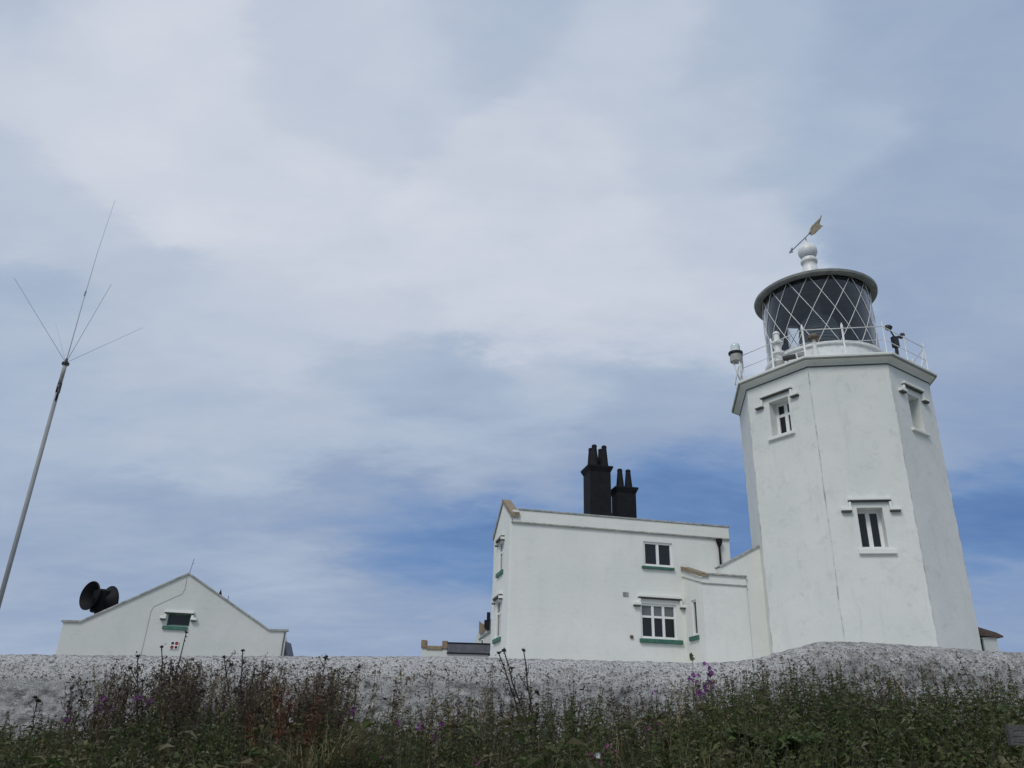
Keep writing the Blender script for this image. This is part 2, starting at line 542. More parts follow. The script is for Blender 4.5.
def rubble_wall():
    nx = 1300
    xs = np.linspace(-13, 13, nx)
    tx, tz = np.array(WALL_TOP).T
    top = np.interp(xs, tx, tz) * 1.028
    k = np.ones(13) / 13
    top = np.convolve(np.pad(top, 6, 'edge'), k, 'valid')
    # profile: (y, drop below the crest), front foot to back foot
    base = [(10.00, None)]
    prof = []
    nlow, nup = 44, 18
    for i in range(nlow):
        prof.append(('low', i / (nlow - 1)))
    for i in range(1, nup + 1):
        prof.append(('up', i / nup))
    for i in range(1, 9):
        prof.append(('back', i / 8))
    V = np.zeros((len(prof), nx, 3))
    crest = np.zeros((len(prof), nx))
    foot = -0.75
    for j, (kd, t) in enumerate(prof):
        if kd == 'low':
            z = foot + (top - 0.36 - foot) * t
            y = 10.0 + 0.05 * t
            V[j] = np.stack([xs, np.full(nx, y), z], 1)
        elif kd == 'up':
            a = t * math.pi / 2
            z = top - 0.36 + 0.36 * math.sin(a) ** 0.9
            y = 10.05 + 0.34 * (1 - math.cos(a)) ** 0.85
            V[j] = np.stack([xs, np.full(nx, y), z], 1)
            crest[j] = max(0, (t - 0.72) / 0.28)
        else:
            a = t
            z = top - (top + 0.3) * max(0, (t - 0.3) / 0.7) - 0.05 * min(1, t / 0.3)
            y = 10.39 + 0.28 * min(1, t / 0.3)
            V[j] = np.stack([xs, np.full(nx, y), z], 1)
            crest[j] = 1 if t < 0.3 else 0.3
    P = V.reshape(-1, 3)
    off = np.zeros(len(P))
    for i, (x, y, z) in enumerate(P):
        q = Vector((x, y * 0.7, z))
        lump = noise.noise(q * 1.4) * 0.045 + noise.noise(q * Vector((3.4, 3.4, 4.6)).x) * 0.03
        d = noise.voronoi(Vector((x * 5.2, y * 4.0, z * 7.0)))[0]
        d2 = noise.voronoi(Vector((x * 2.6, y * 2.0, z * 4.6 + 9)))[0]
        stone = min(0.5, (d[1] - d[0])) * 0.055 + min(0.35, (d2[1] - d2[0])) * 0.05
        grit = noise.noise(q * 14) * 0.016 + noise.noise(q * 30) * 0.012
        off[i] = (lump * .5 + stone) * (.35 if i >= 52 * nx else 1) + grit
    nrm = np.zeros_like(P).reshape(len(prof), nx, 3)
    for j, (kd, t) in enumerate(prof):
        if kd == 'low': nrm[j] = (0, -1, 0.08)
        elif kd == 'up':
            a = t * math.pi / 2
            nrm[j] = (0, -math.cos(a * 0.9), math.sin(a * 0.9) * 0.6)
        else: nrm[j] = (0, 0.5 * t, 0.35)
    P = P + nrm.reshape(-1, 3) * off[:, None]
    i = np.arange(len(P)).reshape(len(prof), nx)
    f = np.stack([i[:-1, :-1].ravel(), i[:-1, 1:].ravel(), i[1:, 1:].ravel(), i[1:, :-1].ravel()], 1)
    me = bpy.data.meshes.new('boundary_wall')
    me.from_pydata(P.tolist(), [], f.tolist())
    hump = np.clip((xs - 2.6) / 1.2, 0, 1)
    for j in range(nlow - 4, len(prof)):
        crest[j] = np.maximum(crest[j], hump * (0.45 + 0.35 * np.array([noise.noise(Vector((x * 1.7, j * .11, 2))) for x in xs])))
    a = me.attributes.new('crest', 'FLOAT', 'POINT')
    a.data.foreach_set('value', crest.ravel().astype(np.float32))
    # coping paler, face greyed by painted shade and damp; the edge between them wanders
    cop = np.zeros((len(prof), nx), np.float32)
    wob = np.array([0.05 * noise.noise(Vector((x * .9, 3, 1))) + .03 * noise.noise(Vector((x * 4, 5, 1))) for x in xs])
    for j in range(len(prof)):
        cop[j] = np.clip((V[j][:, 2] - (top - 0.34 + wob)) / 0.05, 0, 1)
    c2 = me.attributes.new('coping', 'FLOAT', 'POINT')
    c2.data.foreach_set('value', cop.ravel())
    me.materials.append(MATS['whitewashed_rubble'])
    me.polygons.foreach_set('use_smooth', [True] * len(me.polygons))
    o = bpy.data.objects.new('boundary_wall', me)
    col.objects.link(o)
    tag(o, 'long whitewashed rubble wall with speckled crest running above the weeds', 'wall')


rubble_wall()

# ------------------------------------------------------------------ lighthouse
TX, TY, TPHI, TR = 12.086, 28.0, -0.1711, 3.43
G = 0.35
AP = TR * math.cos(math.pi / 8)
lh = root('lighthouse', 'white eight-sided lighthouse tower with glazed lantern and golden arrow vane', 'lighthouse', (TX, TY, G - 0.05), TPHI)


def face_T(m):
    a = -math.pi / 2 + m * math.pi / 4
    return frame((AP * math.cos(a), AP * math.sin(a)), a + math.pi / 2)


HS = TR * math.sin(math.pi / 8)
openings = {0: (-0.40, 0.38, 5.71, 6.99), -1: (-0.42, 0.39, 9.93, 11.22), 1: (-0.36, 0.40, 9.92, 11.18)}
mb = MB()
for m in range(8):
    mm = m if m < 5 else m - 8
    mb.T = face_T(mm)
    mb.panel([(-HS, G - 0.4), (HS, G - 0.4), (HS, 12.03), (-HS, 12.03)], [openings[mm]] if mm in openings else [], 0.46)
mb.build('tower_wall', 'white_tower_paint', lh)
# thin mortar seams down the arrises
for m in range(8):
    mb = MB()
    a = -math.pi / 2 + math.pi / 8 + m * math.pi / 4
    pts = []
    for i in range(60):
        z = G + (11.98 - G) * i / 59
        jr = TR - 0.010 + 0.006 * noise.noise(Vector((m * 3.1, 0, z * 2.2)))
        ja = a + 0.005 * noise.noise(Vector((m * 7.7, 4, z * 1.1)))
        pts.append((jr * math.cos(ja), jr * math.sin(ja), z))
    mb.tube(pts, [0.012 + 0.014 * (0.5 + noise.noise(Vector((m, 9, p[2] * 1.7)))) for p in pts], 6)
    mb.build('corner_seam', 'seam_grey', lh, smooth=True)
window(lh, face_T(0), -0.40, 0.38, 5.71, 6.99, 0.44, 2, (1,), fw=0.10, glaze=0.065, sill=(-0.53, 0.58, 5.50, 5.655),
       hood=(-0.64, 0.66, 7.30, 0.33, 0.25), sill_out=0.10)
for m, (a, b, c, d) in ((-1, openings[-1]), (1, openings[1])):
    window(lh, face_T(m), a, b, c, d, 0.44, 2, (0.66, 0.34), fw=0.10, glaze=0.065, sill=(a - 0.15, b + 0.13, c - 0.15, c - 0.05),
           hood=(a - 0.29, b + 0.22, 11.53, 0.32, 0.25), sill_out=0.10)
# cornice and gallery deck
ph = -math.pi / 2 + math.pi / 8
mb = MB()
mb.lathe([(TR - .3, 12.03), (TR + .035, 12.03), (TR + .035, 12.065), (TR + .02, 12.067), (TR + .05, 12.12), (TR + .13, 12.165), (TR + .23, 12.19), (TR + .245, 12.19)], 8, phase=ph, m=0)
mb.build('cornice', 'white_trim_paint', lh)
mb = MB()
mb.lathe([(TR + .2, 12.193), (TR + .30, 12.193), (TR + .31, 12.235)], 8, phase=ph, m=1)
mb.lathe([(TR + .315, 12.238), (TR + .325, 12.30), (TR + .31, 12.325), (0.2, 12.36)], 8, phase=ph, m=0, close_top=True)
mb.build('gallery_deck', ['white_trim_paint', 'grey_trim'], lh)
# thin shadow-gap fillet under the cornice
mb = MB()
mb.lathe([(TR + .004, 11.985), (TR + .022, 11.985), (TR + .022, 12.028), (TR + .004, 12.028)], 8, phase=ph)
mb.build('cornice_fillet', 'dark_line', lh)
# lantern
mb = MB()
mb.lathe([(2.12, 12.30), (2.12, 13.36), (2.20, 13.38), (2.20, 13.47), (2.06, 13.50)], 64)
mb.build('lantern_base_wall', 'white_metal', lh, smooth=False)
mb = MB()
mb.lathe([(2.03, 13.49), (2.03, 16.36)], 64)
mb.build('lantern_glazing', 'lantern_glass', lh, smooth=True)
mb = MB()
for sg in (1, -1):
    for k in range(16):
        pts = []
        for i in range(13):
            t = i / 12
            a = 0.1 + 2 * math.pi * k / 16 + sg * t * math.pi / 4
            pts.append((2.05 * math.cos(a), 2.05 * math.sin(a), 13.48 + 2.9 * t))
        mb.tube(pts, 0.013, 5)
for k in range(16):
    for z in (13.49 + 2.9 * .25, 13.49 + 2.9 * .75):
        for j in (0, 1):
            pass
mb.build('glazing_bars', 'white_metal', lh, smooth=True)
mb = MB()
mb.lathe([(1.9, 16.36), (2.06, 16.36), (2.08, 16.30), (2.26, 16.285), (2.28, 16.32), (2.33, 16.33), (2.345, 16.42), (2.30, 16.46), (2.15, 16.55), (1.6, 16.86), (1.0, 17.15), (0.5, 17.42), (0.36, 17.55)], 96)
mb.build('lantern_roof', 'rim_grey', lh, smooth=False)
mb = MB()
mb.lathe([(2.0, 16.30), (0.01, 16.31)], 48)
mb.build('lantern_ceiling', 'ceiling_dark', lh)
mb = MB()
mb.lathe([(0.36, 17.55), (0.34, 17.75), (0.29, 17.85), (0.27, 18.1), (0.33, 18.14), (0.33, 18.26), (0.25, 18.30), (0.27, 18.36)], 32)
prof = [(0.385 * math.cos(R(a)), 18.68 + 0.385 * math.sin(R(a))) for a in range(-50, 91, 10)]
mb.lathe(prof, 32)
mb.tube([(0, 0, 19.0), (0, 0, 19.2)], 0.07, 10)
mb.build('ball_vent', 'white_metal', lh, smooth=True)
# optic and blanking screens inside the lantern
mb = MB()
mb.lathe([(0.4, 12.6), (0.4, 13.4), (0.55, 13.6), (0.72, 14.1), (0.76, 14.5), (0.72, 14.9), (0.5, 15.4), (0.2, 15.6), (0.2, 16.31)], 24)
for z in np.arange(13.65, 15.4, 0.14):
    r = 0.78 * math.sqrt(max(0.05, 1 - ((z - 14.5) / 1.3) ** 2))
    mb.lathe([(r - .02, z), (r + .03, z + .03), (r - .02, z + .06)], 24)
mb.build('optic', 'lens_dark', lh, smooth=True)
mb = MB()
n = 40
a0, a1 = R(5), R(100)
vs = []
for i in range(n + 1):
    a = a0 + (a1 - a0) * i / n
    for z in (13.5, 16.3):
        for r in (1.93, 1.97):
            vs.append((r * math.cos(a), r * math.sin(a), z))
fs = []
for i in range(n):
    b = i * 4
    fs += [(b, b + 4, b + 6, b + 2), (b + 1, b + 3, b + 7, b + 5)]
mb.add(vs, fs)
mb.build('blanking_screen', 'slate', lh)
# vane: spindle, shaft, arrow head, feathered tail
vd = Vector((12.30 - 11.77, 26.7 - 28.98, 0)).normalized()
va = math.atan2(vd.y, vd.x) - TPHI
vane = MB()
vane.tube([(0, 0, 19.15), (0, 0, 19.42)], [0.035, 0.022], 8)
vane = vane.build('weather_vane', 'grey_metal', lh, smooth=True)
vT = Matrix.Rotation(va, 4, 'Z')
mb = MB(); mb.T = vT
mb.tube([(-1.03, 0, 19.40), (0.36, 0, 19.40)], 0.021, 8)
mb.tube([(0.30, 0, 19.40), (0.40, 0, 19.40)], 0.05, 8)
mb.build('shaft', 'grey_metal', vane, smooth=True)
mb = MB(); mb.T = vT
mb.slab([(-1.26, 19.40), (-0.98, 19.52), (-1.03, 19.42), (-1.03, 19.38), (-0.98, 19.28)], -0.02, 0.02)
mb.build('arrow_head', 'grey_metal', vane)
mb = MB(); mb.T = vT
tail = [(0.34, 19.45), (0.50, 19.64), (0.66, 19.68)]
for k in range(5):
    tail += [(0.70 + .115 * k, 19.715), (0.765 + .115 * k, 19.66)]
tail += [(1.38, 19.74), (1.14, 19.45), (1.38, 19.16)]
for k in range(4, -1, -1):
    tail += [(0.765 + .115 * k, 19.24), (0.70 + .115 * k, 19.185)]
tail += [(0.66, 19.22), (0.50, 19.26)]
tail = [(x * .92 - .06, 19.40 + (z - 19.45) * .92) for x, z in tail]
mb.slab(tail, -0.012, 0.012)
for k in range(5):
    x = 0.48 + .12 * k
    mb.bar((x, -0.018, 19.41), (x + .09, -0.018, 19.59), 0.012, 0.02)
    mb.bar((x, -0.018, 19.39), (x + .09, -0.018, 19.21), 0.012, 0.02)
mb.build('tail_feather', 'gold', vane)
# railing
rail = MB()
RR = 3.50
ring = []
for k in range(8):
    a = ph + k * math.pi / 4
    ring.append(Vector((RR * math.cos(a), RR * math.sin(a), 0)))
for z, r in ((13.42, 0.016), (12.90, 0.013)):
    for k in range(8):
        p, q = ring[k], ring[(k + 1) % 8]
        rail.tube([(p.x, p.y, z), (q.x, q.y, z)], r, 6)
railing = rail.build('railing', 'white_metal', lh, smooth=True)
for k in range(8):
    for t in (0.0, 0.5):
        p = ring[k].lerp(ring[(k + 1) % 8], t)
        front = k in (6, 7)
        pm = MB()
        r0 = 0.038 if front else 0.022
        pm.lathe([(r0 * 1.5, 12.31), (r0 * 1.5, 12.36), (r0, 12.38), (r0 * 0.9, 13.40)], 10, (p.x, p.y, 0))
        pm.lathe([(r0 * 1.1, 13.40), (r0 * 1.35, 13.46), (r0 * 1.1, 13.54), (r0 * .4, 13.62), (0.004, 13.65)], 10, (p.x, p.y, 0))
        pm.build('railing_post', 'white_metal', railing, smooth=True)
# diagonal stay at the right hand corner of the railing
mb = MB()
p = ring[1]; q = ring[0].lerp(ring[1], .8)
mb.tube([(p.x, p.y, 13.45), (q.x, q.y, 12.33)], 0.018, 6)
mb.build('stay', 'white_metal', railing)


def lathe_thing(rt, specs):
    for nm, mat, prof, c in specs:
        b = MB(); b.lathe(prof, 20, c, close_bot=True, close_top=True); b.build(nm, mat, rt, smooth=False)


# beacon on the outer left corner of the gallery
t = root('beacon_lamp', 'small drum beacon under a glass dome bracketed off the gallery corner', 'lamp', (8.50, 27.14, 12.31))
mb = MB()
for dx, dy in ((-.16, 0), (.13, .08), (.04, -.15)):
    mb.tube([(0.05 + dx * .25, dy * .3, 12.31), (-.06 + dx, dy, 13.18)], 0.028, 6)
mb.build('bracket', 'white_metal', t, smooth=True)
mb = MB(); mb.lathe([(0.10, 13.08), (0.22, 13.12), (0.22, 13.40), (0.16, 13.42)], 20, (-.08, 0, 0), close_bot=True, close_top=True); mb.build('drum', 'coping_grey', t)
mb = MB(); mb.lathe([(0.25, 13.42), (0.27, 13.44), (0.27, 13.50), (0.24, 13.52)], 20, (-.08, 0, 0), close_bot=True, close_top=True); mb.build('tray', 'black_plastic', t)
mb = MB(); mb.lathe([(0.18, 13.50), (0.18, 13.74), (0.16, 13.84), (0.09, 13.90), (0.01, 13.91)], 20, (-.08, 0, 0)); mb.build('glass_dome', 'lamp_glass', t, smooth=True)
mb = MB(); mb.lathe([(0.20, 13.50), (0.205, 13.52), (0.205, 13.56), (0.19, 13.57)], 20, (-.08, 0, 0), close_top=True); mb.build('bulb_holder', 'white_metal', t, smooth=True)

# fog detector like white pedestal fitting
t = root('pedestal_fitting', 'stout white stacked-drum fitting standing on the gallery behind the left rail', 'light fitting', (9.68, 26.15, 12.33))
mb = MB(); mb.lathe([(0.24, 12.33), (0.24, 12.42), (0.17, 12.45), (0.17, 12.68)], 16, close_top=True); mb.build('base', 'coping_grey', t)
mb = MB(); mb.lathe([(0.14, 12.68), (0.14, 12.95), (0.22, 12.98), (0.22, 13.06), (0.13, 13.09), (0.13, 13.38)], 16, close_top=True); mb.build('body', 'white_metal', t)
mb = MB(); mb.lathe([(0.20, 13.38), (0.22, 13.41), (0.22, 13.48), (0.12, 13.52), (0.10, 13.78), (0.13, 13.80), (0.12, 13.86), (0.04, 13.93)], 16, close_bot=True, close_top=True); mb.build('head', 'white_metal', t)
t = root('floodlight', 'low dark floodlight tray lying on the gallery beside the white pedestal', 'floodlight', (10.02, 25.55, 12.33), R(-32))
mb = MB(); mb.box(-.36, .36, -.05, .05, 12.33, 12.44); mb.tube([(-.25, 0, 12.44), (-.25, 0, 12.55)], .03, 6); mb.tube([(.25, 0, 12.44), (.25, 0, 12.55)], .03, 6); mb.build('bracket', 'grey_metal', t)
mb = MB(); mb.box(-.40, .05, -.11, .08, 12.55, 12.68); mb.build('lamp_housing', 'black_plastic', t, bevel=.015)
mb = MB(); mb.box(.12, .40, -.11, .08, 12.55, 12.70); mb.build('lamp_housing', 'grey_metal', t, bevel=.015)
t = root('dome_lamp', 'little mushroom-shaped lamp with brown cap on the gallery front', 'lamp', (10.75, 25.45, 12.33))
mb = MB(); mb.lathe([(0.12, 12.33), (0.12, 12.8), (0.08, 12.83), (0.055, 13.32)], 12, close_top=True); mb.build('stem', 'white_metal', t, smooth=False)
mb = MB(); mb.lathe([(0.08, 13.26), (0.20, 13.29), (0.19, 13.38), (0.12, 13.48), (0.02, 13.52)], 18, close_bot=True); mb.build('cap', 'rust', t, smooth=True)
t = root('twin_lamp_post', 'dark post with two black cup-shaped heads at the right of the gallery', 'lamp', (13.60, 25.35, 12.33), R(15))
mb = MB(); mb.box(-.10, .10, -.09, .09, 12.33, 12.45); mb.tube([(0, 0, 12.45), (0.02, 0, 13.0)], .06, 8); mb.build('base', 'black_plastic', t)
mb = MB(); mb.box(-.085, .115, -.08, .08, 13.0, 13.42); mb.tube([(.02, 0, 13.42), (-.12, 0, 13.68)], .03, 6); mb.tube([(.05, 0, 13.42), (.30, 0, 13.50)], .03, 6); mb.build('control_box', 'black_plastic', t)
for cx, cz, tl in ((-.16, 13.76, 25), (.36, 13.52, -65)):
    mb = MB(); mb.T = Matrix.Translation((cx, 0, cz)) @ Matrix.Rotation(R(tl), 4, 'Y')
    mb.lathe([(0.05, -.06), (0.11, -.04), (0.13, 0.04), (0.08, 0.07)], 14, close_bot=True, close_top=True)
    mb.build('lamp_head', 'black_plastic', t, smooth=False)

# ------------------------------------------------------------------ keepers' house
HA = R(12)
hx, hy = 0.14 * math.cos(HA), 27.6 + 0.14 * math.sin(HA)
hs = root('keepers_house', "two-storey white keepers' house with black chimney stacks joined to the lighthouse", 'house', (hx, hy, G), HA)
I4 = Matrix.Identity(4)
HW, HD = 8.24, 3.12
upper = (4.86, 5.97, 5.69, 6.56)
lower = (4.66, 6.00, 3.20, 4.38)
mb = MB()
mb.panel([(0, G - .3), (HW, G - .3), (HW, 6.86), (0, 6.86)], [upper, lower], 0.16)
# left gable (x = 0), local x of the panel runs along +y of the house
gT = Matrix(((0, -1, 0, 0), (1, 0, 0, 0), (0, 0, 1, 0), (0, 0, 0, 1)))
gI = gT @ Matrix.Scale(-1, 4, (0, 1, 0))      # into the wall is +x
su, sl = (1.30, 2.20, 5.46, 6.60), (1.35, 2.40, 3.16, 4.50)
mb.T = gI
mb.panel([(0, G - .3), (HD, G - .3), (HD, 6.90), (1.53, 7.96), (0, 7.00)], [su, sl], 0.16)
mb.T = I4
mb.add([(HW, 0, G - .3), (HW, HD, G - .3), (HW, HD, 6.9), (HW, 1.53, 7.66), (HW, 0, 6.86)], [(0, 1, 2, 3, 4)])
mb.add([(0, HD, G - .3), (HW, HD, G - .3), (HW, HD, 6.9), (0, HD, 6.9)], [(3, 2, 1, 0)])
mb.build('wall', 'white_house_paint', hs)
mb = MB()
mb.box(0.02, HW, -0.03, 0.25, 6.90, 7.31)
mb.build('parapet', 'white_house_paint', hs)
mb = MB()
mb.box(-0.02, HW + .02, -0.07, 0.10, 6.845, 6.898)
mb.build('string_course', 'coping_grey', hs, bevel=.01)
mb = MB()
mb.box(0.22, HW + .03, -0.06, 0.30, 7.313, 7.37)
mb.build('parapet_coping', 'coping_grey', hs, bevel=.01)
mb = MB()
mb.box(-0.055, 0.05, 0.02, 0.16, G, 6.9); mb.box(-.03, .05, .16, .34, G, 6.9)
mb.build('corner_pilaster', 'white_trim_paint', hs, bevel=.012)
# gable copings: front rake with the lichened kneeler, rear rake
mb = MB()
mb.slab([(-0.10, 7.04), (1.53, 8.0), (1.53, 8.09), (-0.10, 7.20)], 0, 0.30)
for i in range(len(mb.v)):
    x, y, z = mb.v[i]; mb.v[i] = (y - 0.06, x, z)
k = mb.build('gable_coping', 'lichen_stone', hs, bevel=.015); k['label'] = 'lichen-browned sloping coping stone at the left gable'
mb = MB()
mb.slab([(1.535, 8.0), (HD + .1, 6.90), (HD + .1, 7.0), (1.535, 8.09)], 0, 0.26)
for i in range(len(mb.v)):
    x, y, z = mb.v[i]; mb.v[i] = (y - 0.05, x, z)
mb.build('gable_coping', 'coping_grey', hs, bevel=.01)
roof = MB()
roof.add([(0.2, 0.25, 6.95), (HW, 0.25, 6.95), (HW, 1.53, 7.68), (0.2, 1.53, 7.68), (0.2, HD + .1, 6.88), (HW, HD + .1, 6.88)],
         [(0, 1, 2, 3), (3, 2, 5, 4)])
roof = roof.build('roof', 'slate', hs)


def chimney(x0, x1, y0, y1, zb, zt, cap, pots, flare):
    m = MB()
    prof = [(0.0, zb), (0.0, zt)]
    m.box(x0, x1, y0, y1, zb, zt)
    if flare:
        m.add([(x0 - .07, y0 - .07, zb), (x1 + .12, y0 - .07, zb), (x1 + .12, y1 + .07, zb), (x0 - .07, y1 + .07, zb),
               (x0 - .002, y0 - .002, zb + .62), (x1 + .002, y0 - .002, zb + .62), (x1 + .002, y1 + .002, zb + .62), (x0 - .002, y1 + .002, zb + .62)],
              [(0, 1, 5, 4), (1, 2, 6, 5), (2, 3, 7, 6), (3, 0, 4, 7)])
    c1 = cap
    m.add([(x0 - .003, y0 - .003, zt - .10), (x1 + .003, y0 - .003, zt - .10), (x1 + .003, y1 + .003, zt - .10), (x0 - .003, y1 + .003, zt - .10),
           (x0 - c1, y0 - c1, zt + .08), (x1 + c1, y0 - c1, zt + .08), (x1 + c1, y1 + c1, zt + .08), (x0 - c1, y1 + c1, zt + .08),
           (x0 - c1, y0 - c1, zt + .13), (x1 + c1, y0 - c1, zt + .13), (x1 + c1, y1 + c1, zt + .13), (x0 - c1, y1 + c1, zt + .13)],
          [(0, 1, 5, 4), (1, 2, 6, 5), (2, 3, 7, 6), (3, 0, 4, 7), (4, 5, 9, 8), (5, 6, 10, 9), (6, 7, 11, 10), (7, 4, 8, 11), (8, 9, 10, 11)])
    c = m.build('chimney', 'tar_black', hs)
    for px, py, h in pots:
        p = MB()
        p.lathe([(0.17, zt + .13), (0.17, zt + .20), (0.155, zt + .22), (0.095, zt + .13 + h - .10), (0.105, zt + .13 + h - .09), (0.10, zt + .13 + h - .03), (0.07, zt + .13 + h)], 14, (px, py, 0), close_top=True)
        p.build('chimney_pot', 'tar_black', c, smooth=False)
    return c


chimney(3.24, 4.08, 1.10, 1.92, 7.2, 9.50, .085, [(3.50, 1.30, .90), (3.50, 1.72, .90), (3.90, 1.30, .90), (3.90, 1.72, .90)], True)
chimney(4.36, 5.10, 1.15, 1.85, 7.2, 8.76, .085, [(4.58, 1.45, .80), (4.92, 1.45, .80)], False)

window(hs, I4, *upper[:2], *upper[2:], 0.12, 2, (1,), fw=0.075, glaze=0.05, sill=(4.77, 5.99, 5.575, 5.665), sill_mat='green_paint', sill_out=.09)
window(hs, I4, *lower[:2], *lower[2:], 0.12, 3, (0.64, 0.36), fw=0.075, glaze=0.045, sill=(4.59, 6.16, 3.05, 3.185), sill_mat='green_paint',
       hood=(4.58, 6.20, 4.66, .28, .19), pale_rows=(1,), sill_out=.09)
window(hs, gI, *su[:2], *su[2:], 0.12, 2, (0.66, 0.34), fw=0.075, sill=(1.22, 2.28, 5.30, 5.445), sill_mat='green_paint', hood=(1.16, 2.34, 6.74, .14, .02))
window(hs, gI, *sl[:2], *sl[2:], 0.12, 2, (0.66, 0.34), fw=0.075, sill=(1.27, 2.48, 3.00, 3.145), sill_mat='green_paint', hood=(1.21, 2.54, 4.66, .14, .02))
# vent grille, waste pipe, rainwater pipe
mb = MB(); mb.box(4.03, 4.24, -0.015, 0.01, 4.55, 4.71)
for i in range(4): mb.box(4.05, 4.22, -0.022, -0.016, 4.57 + i * .035, 4.585 + i * .035)
mb.build('vent_grille', 'coping_grey', hs)
mb = MB(); mb.tube([(4.30, 0.01, 3.22), (4.30, -0.05, 3.21)], .062, 12); mb.build('waste_pipe', 'rust', hs)
mb = MB(); mb.box(7.68, 7.88, -.17, -.075, 6.70, 6.84); mb.add([(7.68, -.17, 6.70), (7.88, -.17, 6.70), (7.88, -.075, 6.70), (7.68, -.075, 6.70), (7.74, -.15, 6.56), (7.82, -.15, 6.56), (7.82, -.08, 6.56), (7.74, -.08, 6.56)], [(0, 1, 5, 4), (1, 2, 6, 5), (2, 3, 7, 6), (3, 0, 4, 7)])
dp = mb.build('hopper', 'tar_black', hs)
mb = MB(); mb.tube([(7.78, -.10, 6.6), (7.80, -.08, 4.9)], .042, 8); mb.build('downpipe', 'tar_black', hs, smooth=True)
# forward wing with its raked parapet return
AX, AY, AW = 6.31, -1.54, 1.63
rT = frame((AX, 0), R(-90))                   # local x runs towards the camera, inside is +x of the house
mb = MB()
mb.T = Matrix(((0, 1, 0, AX), (-1, 0, 0, 0), (0, 0, 1, 0), (0, 0, 0, 1)))
wr = (0.58, 0.96, 3.30, 4.46)
mb.panel([(0, G - .3), (1.54, G - .3), (1.54, 5.10), (0, 5.60)], [wr], 0.14)
mb.T = I4
mb.add([(AX, AY, G - .3), (AX + AW, AY, G - .3), (AX + AW, AY, 5.205), (AX, AY, 5.205)], [(0, 1, 2, 3)])
mb.add([(AX + AW, AY, G - .3), (AX + AW, 0, G - .3), (AX + AW, 0, 5.6), (AX + AW, AY, 5.2)], [(0, 1, 2, 3)])
mb.add([(AX, AY + .2, 5.0), (AX + AW, AY + .2, 5.0), (AX + AW, 0, 5.5), (AX, 0, 5.5)], [(0, 1, 2, 3)])
mb.build('wing_wall', 'white_house_paint', hs)
mb = MB(); mb.box(AX + .12, AX + AW + .03, AY - .06, AY + .22, 5.208, 5.265); mb.build('wing_coping', 'coping_grey', hs, bevel=.01)
mb = MB(); mb.slab([(-.02, 5.62), (-1.60, 5.12), (-1.60, 5.24), (-.02, 5.74)], 0, .28)
for i in range(len(mb.v)):
    x, y, z = mb.v[i]; mb.v[i] = (AX - .06 + y, x, z)
k = mb.build('wing_coping', 'lichen_stone', hs, bevel=.015); k['label'] = 'orange lichened raked coping stone above the wing'
mb = MB(); mb.box(AX - .03, AX + AW + .02, AY - .04, AY + .01, 4.90, 4.93)
mb.bar((AX, 0, 5.38), (AX, AY - .04, 4.915), .05, .03)
mb.build('wing_string_course', 'coping_grey', hs)
window(hs, Matrix(((0, 1, 0, AX), (-1, 0, 0, 0), (0, 0, 1, 0), (0, 0, 0, 1))), *wr[:2], *wr[2:], 0.11, 1, (1,), fw=0.06,
       sill=(0.36, 1.06, 3.13, 3.27), sill_mat='green_paint')
# link block that rises to the tower
mb = MB()
mb.slab([(7.05, G - .3), (9.3, G - .3), (9.3, 6.70), (7.05, 5.50)], AY + .05, AY + .40)
mb.build('link_wall', 'white_house_paint', hs)
mb = MB(); mb.bar((7.03, AY + .22, 5.52), (9.3, AY + .22, 6.732), .42, .055); mb.build('link_coping', 'coping_grey', hs)

# ------------------------------------------------------------------ engine house with the low gable
gb = root('gabled_building', 'low white gabled building with shouldered coping and one small green-framed window', 'building', (-12, 30, G), R(13))
wn = (-.175, .60, 3.315, 3.72)
outline = [(-3.56, G - .3), (4.02, G - .3), (4.03, 3.36), (3.40, 3.33), (0.263, 5.18), (-3.02, 3.28), (-3.56, 3.265)]
mb = MB()
mb.panel(outline, [wn], .2)
mb.add([(-3.56, 0, G - .3), (-3.56, 5, G - .3), (-3.56, 5, 3.2), (-3.56, 0, 3.2)], [(0, 1, 2, 3)])
mb.add([(4.02, 0, G - .3), (4.02, 5, G - .3), (4.02, 5, 3.2), (4.02, 0, 3.2)], [(0, 1, 2, 3)])
mb.add([(x, 5, z) for x, z in outline], [tuple(range(len(outline)))])
mb.build('wall', 'white_gable_paint', gb)
mb = MB()
cz = [(-3.63, 3.30), (-3.017, 3.318), (0.263, 5.22), (3.40, 3.372), (4.09, 3.40)]
for a, b in zip(cz[:-1], cz[1:]):
    d = .0015 if a[0] < 0 else 0
    t = .06
    mb.slab([(a[0], a[1] - t), (b[0], b[1] - t), (b[0], b[1]), (a[0], a[1])], -.06 + d, .28 - d)
mb.build('gable_coping', 'coping_grey', gb)
mb = MB()
mb.add([(-3.6, .26, 2.90), (0.263, .26, 5.0), (0.263, 5, 5.0), (-3.6, 5, 2.90), (4.03, .26, 2.90), (4.03, 5, 2.90)], [(0, 1, 2, 3), (1, 4, 5, 2)])
mb.build('roof', 'slate', gb)
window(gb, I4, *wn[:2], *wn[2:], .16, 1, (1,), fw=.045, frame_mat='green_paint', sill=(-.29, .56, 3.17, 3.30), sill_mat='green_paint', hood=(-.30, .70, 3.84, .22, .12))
mb = MB()
mb.tube([(0.225, -.008, 5.05), (0.23, -.008, 4.62), (0.16, -.008, 4.44), (-.40, -.008, 4.12), (-.72, -.008, 3.93), (-.78, -.008, 3.75), (-.80, -.008, 2.9), (-.83, -.008, 2.0)], .005, 5)
mb.build('cable', 'rim_grey', gb)
